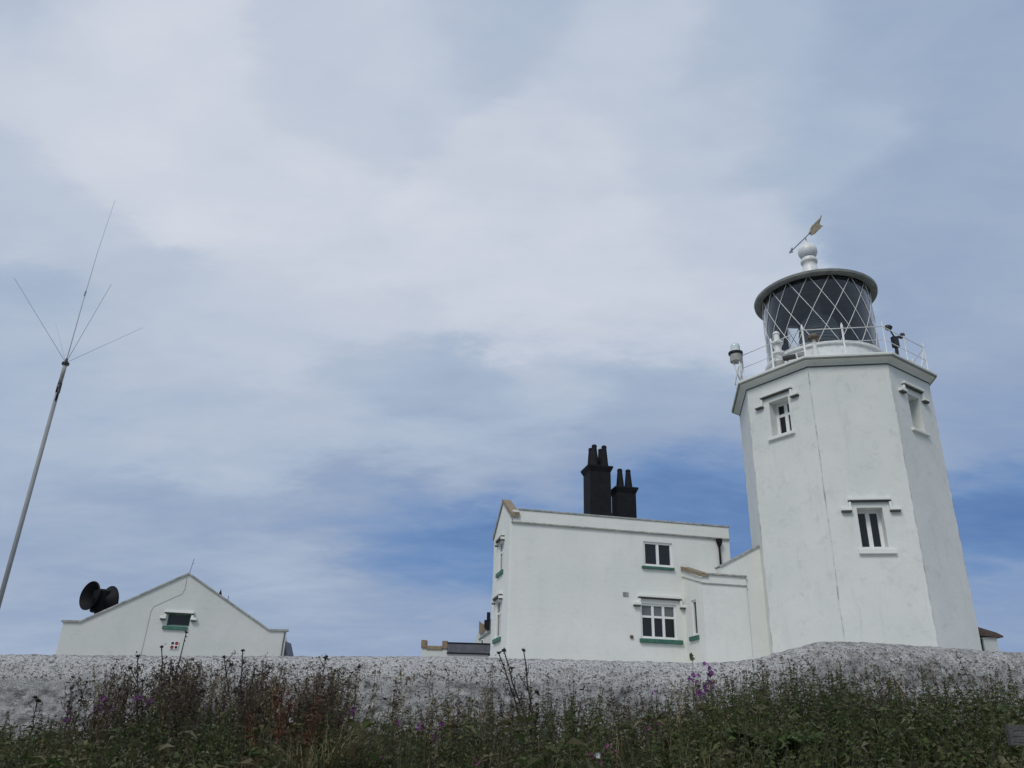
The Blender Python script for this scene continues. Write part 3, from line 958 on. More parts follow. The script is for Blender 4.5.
mb = MB(); mb.tube([(3.97, -.03, 3.3), (3.95, -.03, 2.9), (3.94, -.03, 1.0)], .02, 6); mb.build('downpipe', 'dark_line', gb)

t = root('wall_sign', 'small square red and white notice on the gable below its window', 'sign', (-11.775, 30.03, 2.45), R(13))
mb = MB(); mb.box(-.14, .14, -.012, .012, 2.51, 2.77); mb.build('board', 'sign_white', t)
mb = MB()
for i, (x, z) in enumerate(((-.068, 2.71), (.068, 2.71), (-.068, 2.575), (.068, 2.575))):
    n = 4 if i in (0, 3) else 12
    mb.add([(x + .062 * math.cos(2 * math.pi * k / n + .8), -.0145, z + .062 * math.sin(2 * math.pi * k / n + .8)) for k in range(n)], [tuple(range(n))], 0 if i in (0, 3) else 1)
mb.build('pictogram', ['black_plastic', 'sign_red'], t)

t = root('whip_aerial', 'hair-thin aerial rod standing on the apex of the low gable', 'aerial', (-11.76, 30.15, 5.2))
mb = MB(); mb.tube([(0, 0, 5.2), (.07, 0, 5.75)], .010, 5); mb.build('rod', 'wire', t)
mb = MB(); mb.tube([(0.02, 0, 5.55), (.12, 0, 5.58)], .006, 5); mb.build('tip', 'wire', t)
t = root('roof_finial', 'dark pointed finial poking above the right slope of the low gable', 'finial', (-11.14, 32.0, 4.5))
mb = MB(); mb.lathe([(.13, 4.45), (.13, 4.6), (.09, 4.63)], 10, close_top=True); mb.build('base', 'tar_black', t)
mb = MB(); mb.lathe([(.085, 4.63), (.05, 4.8), (.004, 4.95)], 10); mb.build('spike', 'tar_black', t)
mb = MB(); mb.tube([(.34, 0, 4.3), (.34, 0, 4.72)], .012, 5); mb.build('rod', 'wire', t)
t = root('lean_to_shed', 'dark lean-to roof corner at the right foot of the low gabled building', 'shed', (-8.02, 31.2, G))
mb = MB(); mb.box(-.30, .02, 0, 1.0, G - .2, 2.12); mb.build('wall', 'white_gable_paint', t)
mb = MB(); mb.slab([(-.35, 2.12), (.16, 2.12), (-.16, 3.02), (-.35, 3.02)], -.08, 1.0); mb.build('roof', 'slate', t)


def horn(parent, c, d, r, L):
    d = Vector(d).normalized()
    q = Vector((0, 0, 1)).rotation_difference(d).to_matrix().to_4x4()
    b = MB(); b.T = Matrix.Translation(c) @ q
    prof = []
    for i in range(13):
        u = i / 12
        prof.append((0.16 + (r - 0.16) * (u ** 2.1), -L + L * u))
    prof += [(r + .03, 0.0), (r + .035, .03), (r + .01, .05)]
    inn = [(rr - .03, z) for rr, z in reversed(prof[:13])]
    b.lathe(prof + inn, 32, close_top=True, close_bot=True)
    return b.build('trumpet', 'horn_black', parent, smooth=False)


t = root('fog_horn', 'pair of black fog signal trumpets on the roof left of the gable', 'fog horn', (-15.62, 32.0, 3.2))
horn(t, (-.40, -.30, 4.52), (-.47, -.88, .05), .52, .80)
horn(t, (.10, .25, 4.36), (.55, .80, .04), .60, .60)
mb = MB(); mb.lathe([(.30, 3.95), (.34, 4.0), (.34, 4.75), (.22, 4.82)], 20, (-.12, .1, 0), close_bot=True, close_top=True); mb.build('driver_housing', 'horn_black', t)
mb = MB(); mb.lathe([(.22, 3.0), (.15, 3.1), (.15, 3.96)], 14, (-.12, .1, 0)); mb.build('pedestal', 'black_plastic', t)

# ------------------------------------------------------------------ low buildings farther back
t = root('low_outbuilding', 'low outbuilding with two brown coping stones and a slate roof strip left of the house', 'outbuilding', (-3.99, 40.0, G))
mb = MB(); mb.box(.06, 3.2, 0, 4, G - .3, 3.66); mb.box(.06, .29, .02, .6, 3.66, 3.75); mb.box(1.05, 1.25, .02, .6, 3.66, 3.8); mb.build('wall', 'white_gable_paint', t)
mb = MB(); mb.box(.28, 1.04, -.06, .4, 3.66, 3.84); mb.build('coping', 'lichen_stone', t, bevel=.02)
for x, zt in ((0.02, 4.09), (1.02, 4.08)):
    mb = MB(); mb.box(x, x + .26, -.08, .45, 3.74, zt); mb.build('coping_stone', 'lichen_stone', t, bevel=.02)
mb = MB(); mb.slab([(1.28, 3.56), (3.3, 3.56), (3.3, 3.97), (1.28, 3.97)], -.05, .5); mb.slab([(1.26, 3.985), (3.32, 3.985), (3.32, 4.02), (1.26, 4.02)], -.09, 3, 1); mb.slab([(1.26, 3.50), (3.32, 3.50), (3.32, 3.557), (1.26, 3.557)], -.08, .5, 1)
mb.build('roof', ['slate', 'tar_black'], t)
t = root('far_cottage', 'white cottage gable with black chimney half hidden behind the house', 'cottage', (-1.70, 44.0, G), R(0))
mb = MB(); mb.slab([(-.06, G - .3), (2.6, G - .3), (2.6, 6.0), (.62, 5.6), (.42, 5.0), (.28, 5.0), (.16, 4.5), (.0, 4.35)], 0, 3.5); mb.build('wall', 'white_gable_paint', t)
mb = MB(); mb.slab([(.36, 4.92), (.56, 5.0), (.66, 5.30), (.34, 5.50)], -.1, .4); k = mb.build('coping_stone', 'lichen_stone', t, bevel=.02)
mb = MB(); mb.box(.72, .90, -.12, .5, 5.1, 6.0); mb.box(.60, .72, -.12, .4, 5.2, 5.6); mb.build('chimney', 'tar_black', t)
mb = MB(); mb.box(.46, .62, -.03, .01, 4.2, 4.62); w = mb.build('window', 'window_white', t)
mb = MB(); mb.box(.49, .56, -.034, -.031, 4.24, 4.58); mb.build('pane', 'window_glass', w)
mb = MB(); mb.bar((.34, -.05, 4.62), (.95, -.05, 5.08), .08, .05); mb.build('drip_course', 'grey_trim', t)
t = root('tiled_outhouse', 'tiny white outhouse with brown tiled roof right of the tower foot', 'outhouse', (18.93, 33.0, G))
mb = MB(); mb.box(.10, .64, 0, 1.6, G - .3, 4.10); mb.build('wall', 'white_gable_paint', t)
mb = MB(); mb.box(-.1, .098, .1, 1.5, G - .3, 4.05); mb.build('door_recess', 'tar_black', t)
mb = MB(); mb.slab([(-.25, 4.17), (.66, 4.10), (.86, 4.10), (.86, 4.16), (.62, 4.28), (-.25, 4.52)], -.12, 1.75); mb.build('roof', 'clay_tile', t)

# ------------------------------------------------------------------ aerial mast
t = root('aerial_mast', 'tall slim grey radio mast with whip and four thin radials', 'mast', (-7.965, 13.0, 0.35))
mb = MB(); mb.tube([(0, 0, .25), (0, 0, 2.5), (0, 0, 5.30)], [.039, .037, .032], 12); mb.build('pole', 'mast_alu', t, smooth=True)
mb = MB(); mb.tube([(0, 0, 5.30), (0, 0, 5.48)], .038, 12); mb.tube([(.025, -.03, 5.14), (.022, -.02, 5.42)], .018, 6); mb.build('cable_sleeve', 'black_plastic', t, smooth=True)
mb = MB(); mb.tube([(0, 0, 5.48), (0, 0, 5.84)], .034, 12); mb.build('upper_tube', 'coping_grey', t, smooth=True)
mb = MB(); mb.lathe([(.03, 5.83), (.062, 5.84), (.062, 5.88), (.03, 5.89), (.02, 5.96)], 16, close_top=True, close_bot=True); mb.build('collar', 'black_plastic', t)
mb = MB(); mb.tube([(0, 0, 5.9), (.005, 0, 7.1), (.02, 0, 8.2), (.08, 0, 9.42)], [.009, .006, .004, .0025], 6); mb.tube([(.0, 0, 7.25), (.005, 0, 7.35)], .016, 6); mb.build('whip', 'light_wire', t)
for k in range(4):
    a = 3.999 + k * math.pi / 2
    L, el = 1.63, 0.778
    mb = MB(); mb.tube([(.02 * math.cos(a), .02 * math.sin(a), 5.90), (L * math.cos(el) * math.cos(a), L * math.cos(el) * math.sin(a), 5.93 + L * math.sin(el))], [.0042, .003] if k < 3 else [.003, .002], 5)
    mb.build('radial', 'light_wire', t)

# ------------------------------------------------------------------ plants
class Plant(MB):
    """collects leaves, stems and blades; material index per face"""
    def leaf(s, b, d, up, L, w, m=0, droop=0.25):
        d = d.normalized()
        side = d.cross(up)
        if side.length < 1e-4: side = d.orthogonal()
        side = side.normalized() * (w / 2)
        mid = b + d * (L * .45) + up * (L * .05)
        tip = b + d * L - Vector((0, 0, 1)) * (L * droop)
        s.add([b, mid + side - up * w * .12, tip, mid - side - up * w * .12], [(0, 1, 2), (0, 2, 3)], m)

    def stem(s, pts, r0, r1, m=0, n=3):
        k = len(pts)
        s.tube(pts, [r0 + (r1 - r0) * i / (k - 1) for i in range(k)], n, m, caps=False)

    def blade(s, b, az, h, w, bend, m=0):
        n = 4
        d = Vector((math.cos(az), math.sin(az), 0))
        side = Vector((-d.y, d.x, 0)) * (w / 2)
        vs = []
        for i in range(n + 1):
            t = i / n
            c = b + d * (bend * h * t * t) + Vector((0, 0, h * (t - .45 * bend * t * t * t)))
            ww = (1 - t) ** 0.7
            vs += [c - side * ww, c + side * ww]
        s.add(vs, [(2 * i, 2 * i + 1, 2 * i + 3, 2 * i + 2) for i in range(n)], m)


def rv(s=1.0):
    return Vector((random.gauss(0, s), random.gauss(0, s), random.gauss(0, s)))


def gzs(x, y):
    return float(gz(np.array(x), np.array(y)))


def nettle(p, base, h, mleaf=0, mstem=1, leafL=.07, step=.05, lean=None, spike=True):
    lean = lean or Vector((random.gauss(0, .17), random.gauss(0, .14) - .03, 0))
    pts = [base, base + Vector((lean.x * .4 * h, lean.y * .4 * h, h * .5)), base + Vector((lean.x * h, lean.y * h, h))]
    p.stem(pts, .005, .002, mstem)
    n = max(4, int(h / step))
    a = random.random() * 6.28
    start = .25
    for i in range(n):
        t = min(1, max(.1, start + (1 - start) * (i + random.gauss(0, .3)) / (n - 1)))
        c = pts[0].lerp(pts[1], t * 2) if t < .5 else pts[1].lerp(pts[2], t * 2 - 1)
        sz = leafL * (1.05 - .78 * t ** 2.2) * random.uniform(.75, 1.25)
        a += 1.57 + random.gauss(0, .25)
        for q in (0, math.pi):
            d = Vector((math.cos(a + q), math.sin(a + q), random.uniform(-.15, .55) + (.5 if t > .9 else 0)))
            p.leaf(c, d, Vector((random.gauss(0, .8), random.gauss(0, .8), .7)), sz, sz * random.uniform(.38, .58), mleaf, random.uniform(.2, .75))
    if spike:
        top = pts[2]
        for i in range(6):
            p.leaf(top - Vector((0, 0, random.random() * .07)), Vector((random.gauss(0, .5), random.gauss(0, .5), 1)), Vector((1, 0, 0)), .028, .012, mleaf, 0)


def veg_top(x):
    """height of the weed canopy against the wall, from eye level"""
    xx = [-8, -5.6, -4.5, -3.9, -3.0, -1.9, -1.0, 0.3, 1.2, 1.9, 2.4, 2.9, 4.2, 5.5, 8]
    zz = [.0, .0, .08, .18, .22, .22, .22, .36, .40, .42, .58, .70, .66, .60, .52]
    return float(np.interp(x, xx, zz))


und = Plant()
N_ST = 2900
for i in range(N_ST):
    y = 4.6 + 5.15 * random.random() ** 0.72
    x = random.uniform(-1, 1) * (y * .70 + 1.2)
    z = gzs(x, y)
    htop = veg_top(x * 9.3 / y) - gzs(x * 9.3 / y, 9.3)
    h = htop * random.uniform(.6, 1.08) * (1.12 if random.random() < .10 else 1.0) * (1 + .26 * noise.noise(Vector((x * 1.9, y * 1.3, 7))))
    if x < 1.8 and random.random() < .40:
        # rank looser weed
        nettle(und, Vector((x, y, z)), h * random.uniform(.7, 1.05), 1, 2, .065, .05)
    else:
        nettle(und, Vector((x, y, z)), h, 0 if random.random() < .75 else 1, 2, .088 if x > 1.5 else .072, .036)
o = und.build('nettle_undergrowth', ['nettle_green', 'weed_green', 'stem_green'])
tag(o, 'dense dark green nettles and weeds filling the bank below the wall', 'undergrowth', kind='stuff')

# low leafy ground cover that hides the soil
cov = Plant()
for i in range(19000):
    y = 3.6 + 6.2 * random.random()
    x = random.uniform(-1, 1) * (y * .72 + 1.3)
    z = gzs(x, y) + random.random() ** 1.3 * .42
    a = random.random() * 6.28
    cov.leaf(Vector((x, y, z)), Vector((math.cos(a), math.sin(a), random.uniform(-.1, .7))), Vector((random.gauss(0, .8), random.gauss(0, .8), .7)), random.uniform(.05, .10), random.uniform(.022, .05), 0 if random.random() < .7 else 1, .4)
o = cov.build('ground_cover_leaves', ['nettle_green', 'weed_green'])
tag(o, 'low leafy ground cover under the nettles', 'ground cover', kind='stuff')

gr = Plant()
for i in range(7500):
    y = 5.0 + 4.8 * random.random()
    x = random.uniform(-1, 1) * (y * .70 + 1.0)
    if x > 2.2 and random.random() < .6: continue
    h = (veg_top(x * 9.3 / y) - gzs(x * 9.3 / y, 9.3)) * random.uniform(.55, 1.1)
    gr.blade(Vector((x, y, gzs(x, y))), random.random() * 6.28, h, random.uniform(.006, .012), random.uniform(.1, .5), 0 if random.random() < (.5 if x < 0 else .3) else 1)
o = gr.build('tall_grass', ['straw', 'weed_green'])
tag(o, 'thin green and straw grass blades among the weeds', 'grass', kind='stuff')


# brown dead stalks between the weeds in the left half
def stalk(p, base, tip, r0=.010, heads=7, branch=5, m=0, mh=0, hs_=.02, spread=.12, bracts=60):
    base, tip = Vector(base), Vector(tip)
    ctrl = base.lerp(tip, .5) + Vector((random.gauss(0, .03), random.gauss(0, .03), 0))
    pts = []
    for i in range(9):
        t = i / 8
        pts.append(base * (1 - t) ** 2 + ctrl * 2 * t * (1 - t) + tip * t * t + rv(.006))
    p.stem(pts, r0, r0 * .45, m, 5)
    ends = [pts[-1]]
    for k in range(branch):
        t = random.uniform(.45, .97)
        j = t * 8; i0 = int(j); c = pts[i0].lerp(pts[min(8, i0 + 1)], j - i0)
        a = random.random() * 6.28
        L = random.uniform(.5, 1.2) * spread * (1.2 - .5 * t)
        e = c + Vector((math.cos(a) * L, math.sin(a) * L * .7, L * random.uniform(.5, 1.4)))
        p.stem([c, c.lerp(e, .5) + rv(.008), e], r0 * .5, r0 * .3, m, 4)
        ends.append(e)
    for k in range(bracts):
        t = random.uniform(.15, 1.0)
        j = t * 8; i0 = min(7, int(j)); c = pts[i0].lerp(pts[i0 + 1], j - i0)
        if random.random() < .4: c = random.choice(ends) + rv(.015)
        p.leaf(c, rv(), rv(), random.uniform(.016, .050), random.uniform(.008, .020), m, .2)
    return ends


def seed_head(p, c, r, m=0):
    for k in range(16):
        d = rv(1).normalized(); d.z = abs(d.z) * .9 + .1
        p.leaf(c - Vector((0, 0, r * .3)), d, rv(1), r * random.uniform(.9, 1.5), r * .6, m, 0)
    p.lathe([(.3 * r, -.5 * r), (.75 * r, -.2 * r), (.8 * r, .2 * r), (.45 * r, .55 * r)], 6, c, m=m, close_top=True, close_bot=True)


dead = Plant()
for i in range(690):
    cx_ = random.choice([-3.62, -3.45, -3.3, -2.75, -2.62, -2.0, -1.85, -4.2]) if random.random() < .85 else random.uniform(-4.6, .2)
    x = random.gauss(cx_, .13) if i < 450 else random.uniform(-.8, 5.6)
    y = random.uniform(8.4, 9.75)
    top = veg_top(x) + (random.uniform(.0, .46) if i < 450 else random.uniform(-.25, .16))
    base = (x * y / 9.3, y, gzs(x, y))
    stalk(dead, base, (base[0] + random.gauss(0, .09), y + random.gauss(0, .05), top * y / 9.3), .0035, 0, 5, 0 if random.random() < .75 else 1, spread=.13, bracts=60)
o = dead.build('dead_weed_stems', ['dead_brown', 'straw'])
tag(o, 'tangle of dry brown weed stems rising above the green in the left half', 'dry weeds', kind='stuff')


# --- individually standing plants
def stalk_plant(name, label, cat, base, tips, mat, r0=.012, heads=4, branch=6, group=None, bracts=70, hr=.022, spread=.12):
    bz = gzs(base[0], base[1])
    rt = root(name, label, cat, (base[0], base[1], bz), 0, group)
    for tp in tips:
        p = Plant()
        ends = stalk(p, (random.gauss(0, .03), random.gauss(0, .03), bz), (tp[0] - base[0], tp[1] - base[1], tp[2]), r0, 0, branch, 0, bracts=bracts, spread=spread)
        st = p.build('stalk', mat, rt)
        random.shuffle(ends[1:])
        for e in ends[:heads]:
            q = Plant(); seed_head(q, e, hr * random.uniform(.8, 1.25)); q.build('seed_head', mat, st)
    return rt


D = 'dead_dark'
stalk_plant('dead_thistle', 'tallest clump of dead brown thistle, its tip reaching the small gable window', 'thistle', (-3.60, 9.3),
            [(-3.53, 9.3, .96), (-3.78, 9.3, .80), (-3.66, 9.35, .62)], D)
stalk_plant('dead_thistle', 'dead thistle leaning left below the red and white notice, slightly bent', 'thistle', (-3.80, 9.35),
            [(-4.03, 9.3, .69), (-3.92, 9.3, .45)], D)
stalk_plant('dead_thistle', 'short thin dead thistle just right of the clump under the gable window', 'thistle', (-3.40, 9.4), [(-3.37, 9.4, .62)], D, .009)
stalk_plant('dead_thistle', 'two-tipped dead thistle rising in front of the right shoulder of the low gable', 'thistle', (-2.78, 9.3),
            [(-2.88, 9.3, .79), (-3.08, 9.3, .71), (-2.72, 9.35, .60)], D)
stalk_plant('dead_thistle', 'bushy dead thistle below the right end of the low gable wall', 'thistle', (-2.55, 9.25), [(-2.62, 9.3, .55), (-2.48, 9.3, .50)], D, .010)
stalk_plant('dead_thistle', 'thin grey-brown thistle standing alone between the gable and the outbuilding', 'thistle', (-1.95, 9.3),
            [(-1.96, 9.3, .75), (-2.26, 9.3, .45), (-1.85, 9.35, .60)], 'dead_brown', .010)
stalk_plant('dead_thistle', 'single straight dry stem with a narrow head left of the outbuilding', 'thistle', (-1.62, 9.35), [(-1.60, 9.35, .65)], D, .008, 2, 2)
stalk_plant('dead_thistle', 'single short-branched dead stem below the outbuilding', 'thistle', (-1.28, 9.3), [(-1.18, 9.35, .42)], D, .008, 3, 4)
stalk_plant('dead_thistle', 'thin dark thistle pair at the far left of the bank', 'thistle', (-4.58, 9.3), [(-4.52, 9.3, .42), (-4.66, 9.3, .34)], D, .008, 3, 4)
stalk_plant('dead_thistle', 'lowest dead thistle near the left edge, by the bare grey wall', 'thistle', (-4.95, 9.3), [(-5.0, 9.3, .22)], D, .008, 3, 4)
stalk_plant('burdock', 'fan of three dark leaning burdock stems crossing the wall under the house corner', 'burdock', (.44, 9.2),
            [(-.06, 9.3, .84), (-.01, 9.3, .87), (.21, 9.3, .87)], D, .013, 3, 5, hr=.026)


def green_spire(label, base, tips, group=None):
    bz = gzs(base[0], base[1])
    rt = root('nettle', label, 'nettle', (base[0], base[1], bz), 0, group)
    for tp in tips:
        p = Plant()
        h = tp[2] - bz
        nettle(p, Vector((random.gauss(0, .02), 0, bz)), h, 0, 1, .075, .032, Vector(((tp[0] - base[0]) / h, (tp[1] - base[1]) / h, 0)))
        p.build('stem', ['nettle_green', 'stem_green'], rt)
    return rt


green_spire('narrow green nettle beside the burdock fan, rising over the wall face', (.55, 9.25), [(.48, 9.3, .64)])
green_spire('broad bushy nettle with three tips growing in front of the burdock fan', (.36, 9.1), [(.30, 9.1, .56), (.42, 9.1, .50), (.22, 9.1, .44)])
green_spire('leafy green nettle clump with blunt tip below the house front', (.75, 9.25), [(.79, 9.3, .54), (.70, 9.3, .36)])
green_spire('pair of slim green nettle tips below the lower house window', (.98, 9.25), [(.93, 9.3, .52), (1.04, 9.3, .54)])
green_spire('tall nettle tip against the rising wall crest under the tower left edge', (3.2, 9.3), [(3.21, 9.3, .80)])
green_spire('tallest nettle under the tower, tip near the top of the wall bump', (3.7, 9.3), [(3.71, 9.3, .84), (3.85, 9.3, .7)])
green_spire('slim nettle below the seam on the right of the tower', (4.9, 9.3), [(4.92, 9.3, .74)])
green_spire('nettle standing under the tiled outhouse', (5.45, 9.3), [(5.46, 9.3, .62)])
green_spire('dark nettle clump with even top at the left foot of the wall bump', (2.75, 9.3), [(2.7, 9.3, .66), (2.83, 9.3, .70)])


def mallow(name, label, cat, base, flowers, leafm='weed_green', fm='mallow_purple', fr=.03, extra=12, heights=None):
    bz = gzs(base[0], base[1])
    rt = root(name, label, cat, (base[0], base[1], bz))
    p = Plant()
    for f in flowers:
        e = Vector((f[0] - base[0], f[1] - base[1], f[2]))
        b = Vector((random.gauss(0, .03), random.gauss(0, .02), bz))
        m_ = b.lerp(e, .5) + rv(.03)
        p.stem([b, m_, e], .006, .003, 1, 4)
        for k in range(extra):
            t = random.uniform(.2, .95)
            c = b.lerp(m_, t * 2) if t < .5 else m_.lerp(e, t * 2 - 1)
            a = random.random() * 6.28
            p.leaf(c, Vector((math.cos(a), math.sin(a), .3)), Vector((0, 0, 1)), random.uniform(.03, .07), random.uniform(.025, .05), 0)
    p.build('stem_and_leaves', [leafm, 'stem_green'], rt)
    for f in flowers:
        e = Vector((f[0] - base[0], f[1] - base[1], f[2]))
        for k in range(random.randint(2, 3)):
            q = Plant()
            c = e + Vector((random.gauss(0, fr * .9), random.gauss(0, fr * .6), random.gauss(0, fr * .9)))
            ax = Vector((random.gauss(0, .6), -1, random.gauss(.2, .5))).normalized()
            u = ax.orthogonal().normalized(); w = ax.cross(u)
            r_ = fr * random.uniform(.8, 1.25)
            for j in range(5):
                a = j * 1.2566
                d = u * math.cos(a) + w * math.sin(a) + ax * random.uniform(.2, .9)
                q.leaf(c, d, ax, r_, r_ * 1.15, 0, 0)
            q.build('flower', fm, rt)
    return rt


mallow('mallow', 'tall purple mallow reaching the wall crest below the wing of the house', 'mallow', (2.22, 9.25),
       [(2.26, 9.3, .79), (2.27, 9.3, .71), (2.12, 9.3, .64), (2.07, 9.3, .62), (2.22, 9.25, .50), (2.14, 9.25, .46), (2.27, 9.3, .58)], fr=.030)
mallow('mallow', 'purple mallow with the biggest flowers in the left part of the bank', 'mallow', (-4.28, 9.2), [(-4.26, 9.2, .20), (-4.24, 9.2, .13), (-4.30, 9.2, .09), (-4.2, 9.2, .10)], fr=.045)
mallow('mallow', 'small purple mallow left of the biggest left-hand mallow', 'mallow', (-4.58, 9.2), [(-4.56, 9.2, .06), (-4.62, 9.2, .0)], fr=.032)
mallow('mallow', 'purple mallow in front of the dead thistle under the gable window', 'mallow', (-3.9, 9.1), [(-3.85, 9.1, .27), (-3.72, 9.1, .22)], fr=.030)
mallow('mallow', 'pale purple mallow right of the straw tussock', 'mallow', (-1.62, 9.1), [(-1.62, 9.1, .20), (-1.70, 9.1, .10), (-1.55, 9.1, .18)], fr=.036)
mallow('mallow', 'scattered small mallow flowers left of the burdock fan', 'mallow', (-.95, 9.0), [(-.86, 9.0, .05), (-1.1, 9.0, .10), (-.72, 9.0, -.04), (-.60, 9.0, .08)], fr=.030)
mallow('mallow', 'single purple mallow under the lower house window', 'mallow', (.95, 8.9), [(.95, 8.9, .02), (1.0, 8.9, -.05)], fr=.034)
mallow('mallow', 'mauve mallow on the wall face left of the tall mallow', 'mallow', (1.72, 9.2), [(1.66, 9.3, .46), (1.80, 9.3, .26)], fr=.030)
mallow('campion', 'pink campion with two close blooms at the bottom middle', 'campion', (-.14, 7.2), [(-.19, 7.2, -.16), (-.10, 7.2, -.14), (-.13, 7.2, -.20), (-.20, 7.2, -.22)], fm='campion_pink', fr=.018)
mallow('campion', 'pink campion with one small bloom at the bottom left of centre', 'campion', (-1.05, 7.2), [(-.98, 7.2, -.17), (-1.03, 7.2, -.21)], fm='campion_pink', fr=.018)
mallow('campion', 'reddish pink campion around the white flower below the house', 'campion', (.80, 7.2), [(.84, 7.2, -.08), (.72, 7.2, -.13), (.92, 7.2, -.10), (.78, 7.2, -.17)], fm='campion_pink', fr=.017)
mallow('campion', 'dusty pink campion left of the tall purple mallow', 'campion', (1.35, 8.0), [(1.34, 8.0, .10), (1.40, 8.0, .16), (1.48, 8.0, .04)], fm='campion_pink', fr=.018)
mallow('white_flower', 'single white flower near the bottom edge below the house', 'flower', (.80, 7.0), [(.775, 7.0, -.155)], fm='petal_white', fr=.022)
mallow('white_flower', 'small greenish white weed head poking just above the wall by the wing', 'flower', (2.12, 9.45), [(2.12, 9.45, .875)], fm='weed_green', fr=.03, extra=6)

bl = Plant()
for i in range(260):
    y = random.uniform(6.2, 9.4); x = random.uniform(-1, 1) * (y * .66)
    z = gzs(x, y) + (veg_top(x * 9.3 / y) - gzs(x * 9.3 / y, 9.3)) * random.uniform(.35, .80)
    for k in range(random.randint(3, 6)):
        a = random.random() * 6.28
        bl.leaf(Vector((x, y, z)), Vector((math.cos(a), math.sin(a), random.uniform(.2, 1.2))), Vector((random.gauss(0, .6), random.gauss(0, .6), .8)), random.uniform(.12, .20), random.uniform(.04, .075), 0 if random.random() < .8 else 1, .35)
o = bl.build('broad_leaf_weeds', ['weed_green', 'bright_green'])
tag(o, 'scattered broad-leaved weeds among the nettles', 'weeds', kind='stuff')

# dock, straw tussocks, bright fern
rt = root('dock', 'rusty red seeding dock left of the straw tussock', 'dock', (-1.85, 7.7, gzs(-1.85, 7.7)))
for k in range(9):
    p = Plant(); b = gzs(-1.85, 7.7)
    tx_ = random.gauss(0, .20); h = random.uniform(.5, .88)
    stalk(p, (tx_ * .3, random.gauss(0, .05), b), (tx_, random.gauss(0, .08), b + h), .008, 0, 6, 0, spread=.10, bracts=170)
    p.build('seed_stalk', 'dock_red', rt)


def tussock(label, x, y, n, h, bend, mat='straw', az=None):
    b = gzs(x, y)
    rt = root('straw_tussock', label, 'grass tussock', (x, y, b))
    p = Plant()
    for k in range(n):
        p.blade(Vector((random.gauss(0, .05), random.gauss(0, .05), b)), random.gauss(az, .9) if az is not None else random.random() * 6.28,
                h * random.uniform(.6, 1.1), random.uniform(.007, .013), random.uniform(.4, 1.0) * bend, 0)
    p.build('blades', mat, rt)


tussock('arching straw-coloured grass tussock in the lower left middle', -1.40, 7.2, 300, .95, .95, az=.1)
tussock('smaller straw tussock leaning left beside the red dock', -1.62, 7.3, 110, .74, .8, az=2.8)
tussock('pale dry grass tussock behind the arching straw one', -1.75, 8.8, 60, .75, .35)
rt = root('fern', 'bright green feathery fern low under the left of the tower', 'fern', (2.15, 6.9, gzs(2.15, 6.9)))
b = gzs(2.15, 6.9)
for k in range(22):
    p = Plant()
    a = random.random() * 6.28; L = random.uniform(.24, .42)
    prev = None
    for i in range(26):
        t = i / 25
        c = Vector((math.cos(a) * L * t, math.sin(a) * L * t, b + .58 + .55 * L * 1.5 * t - .42 * L * t * t))
        w = .12 * math.sin(math.pi * (t * .85 + .12))
        d = Vector((-math.sin(a), math.cos(a), .15))
        for sg in (1, -1):
            p.leaf(c, d * sg + Vector((math.cos(a), math.sin(a), 0)) * .4, Vector((random.gauss(0, .7), random.gauss(-.4, .7), .5)), w, .03, 0, .2)
    p.tube([(0, 0, b), (0, 0, b + .58)], .006, 4, 1)
    p.build('frond', ['bright_green', 'stem_green'], rt)

# weathered board end at the right edge of the bank
t = root('timber_board', 'weathered grey timber board on a post in the weeds at the right edge', 'board', (4.05, 6.55, gzs(4.05, 6.55)), R(-6))
mb = MB(); mb.box(-.22, .75, -.03, .03, .035, .180)
for k_ in range(3): mb.box(-.21 + .01 * k_, .75, -.033, -.0305, .06 + .04 * k_, .066 + .04 * k_)
mb.build('board', 'post_stone', t, bevel=.006)
mb = MB(); mb.box(.30, .38, .032, .11, gzs(4.05, 6.55) - .1, .16); mb.build('post', 'post_stone', t)

# ------------------------------------------------------------------ camera
cam_d = bpy.data.cameras.new('camera')
cam = bpy.data.objects.new('camera', cam_d)
col.objects.link(cam)
pitch, roll, foc = 0.4144, 0.029, 800.0
F = Vector((0, math.cos(pitch), math.sin(pitch)))
R0 = Vector((1, 0, 0)); U0 = R0.cross(F)
Rt = R0 * math.cos(roll) + U0 * math.sin(roll)
Up = Rt.cross(F)
mat = Matrix(((Rt.x, Up.x, -F.x), (Rt.y, Up.y, -F.y), (Rt.z, Up.z, -F.z)))
cam.rotation_euler = mat.to_euler()
cam.location = (0, 0, 0)
cam_d.sensor_fit = 'HORIZONTAL'
cam_d.sensor_width = 36.0
cam_d.lens = 36.0 * foc / 1024
cam_d.clip_start = 0.05
cam_d.clip_end = 9000
scene.camera = cam

# ------------------------------------------------------------------ sun
SUN_EL, SUN_AZ = R(48), R(209)         # azimuth clockwise from +Y
sd = Vector((math.sin(SUN_AZ) * math.cos(SUN_EL), math.cos(SUN_AZ) * math.cos(SUN_EL), math.sin(SUN_EL)))
sl_ = bpy.data.lights.new('sun', 'SUN')
sl_.energy = 1.55
sl_.angle = R(20)
sl_.color = (1.0, 0.955, 0.89)
so = bpy.data.objects.new('sun', sl_)
col.objects.link(so)
so.rotation_euler = sd.to_track_quat('Z', 'Y').to_euler()
so.location = (-20, -30, 40)

for o in list(scene.objects):
    if o.parent is None and o.name != 'sun':
        o.location.z += EYE

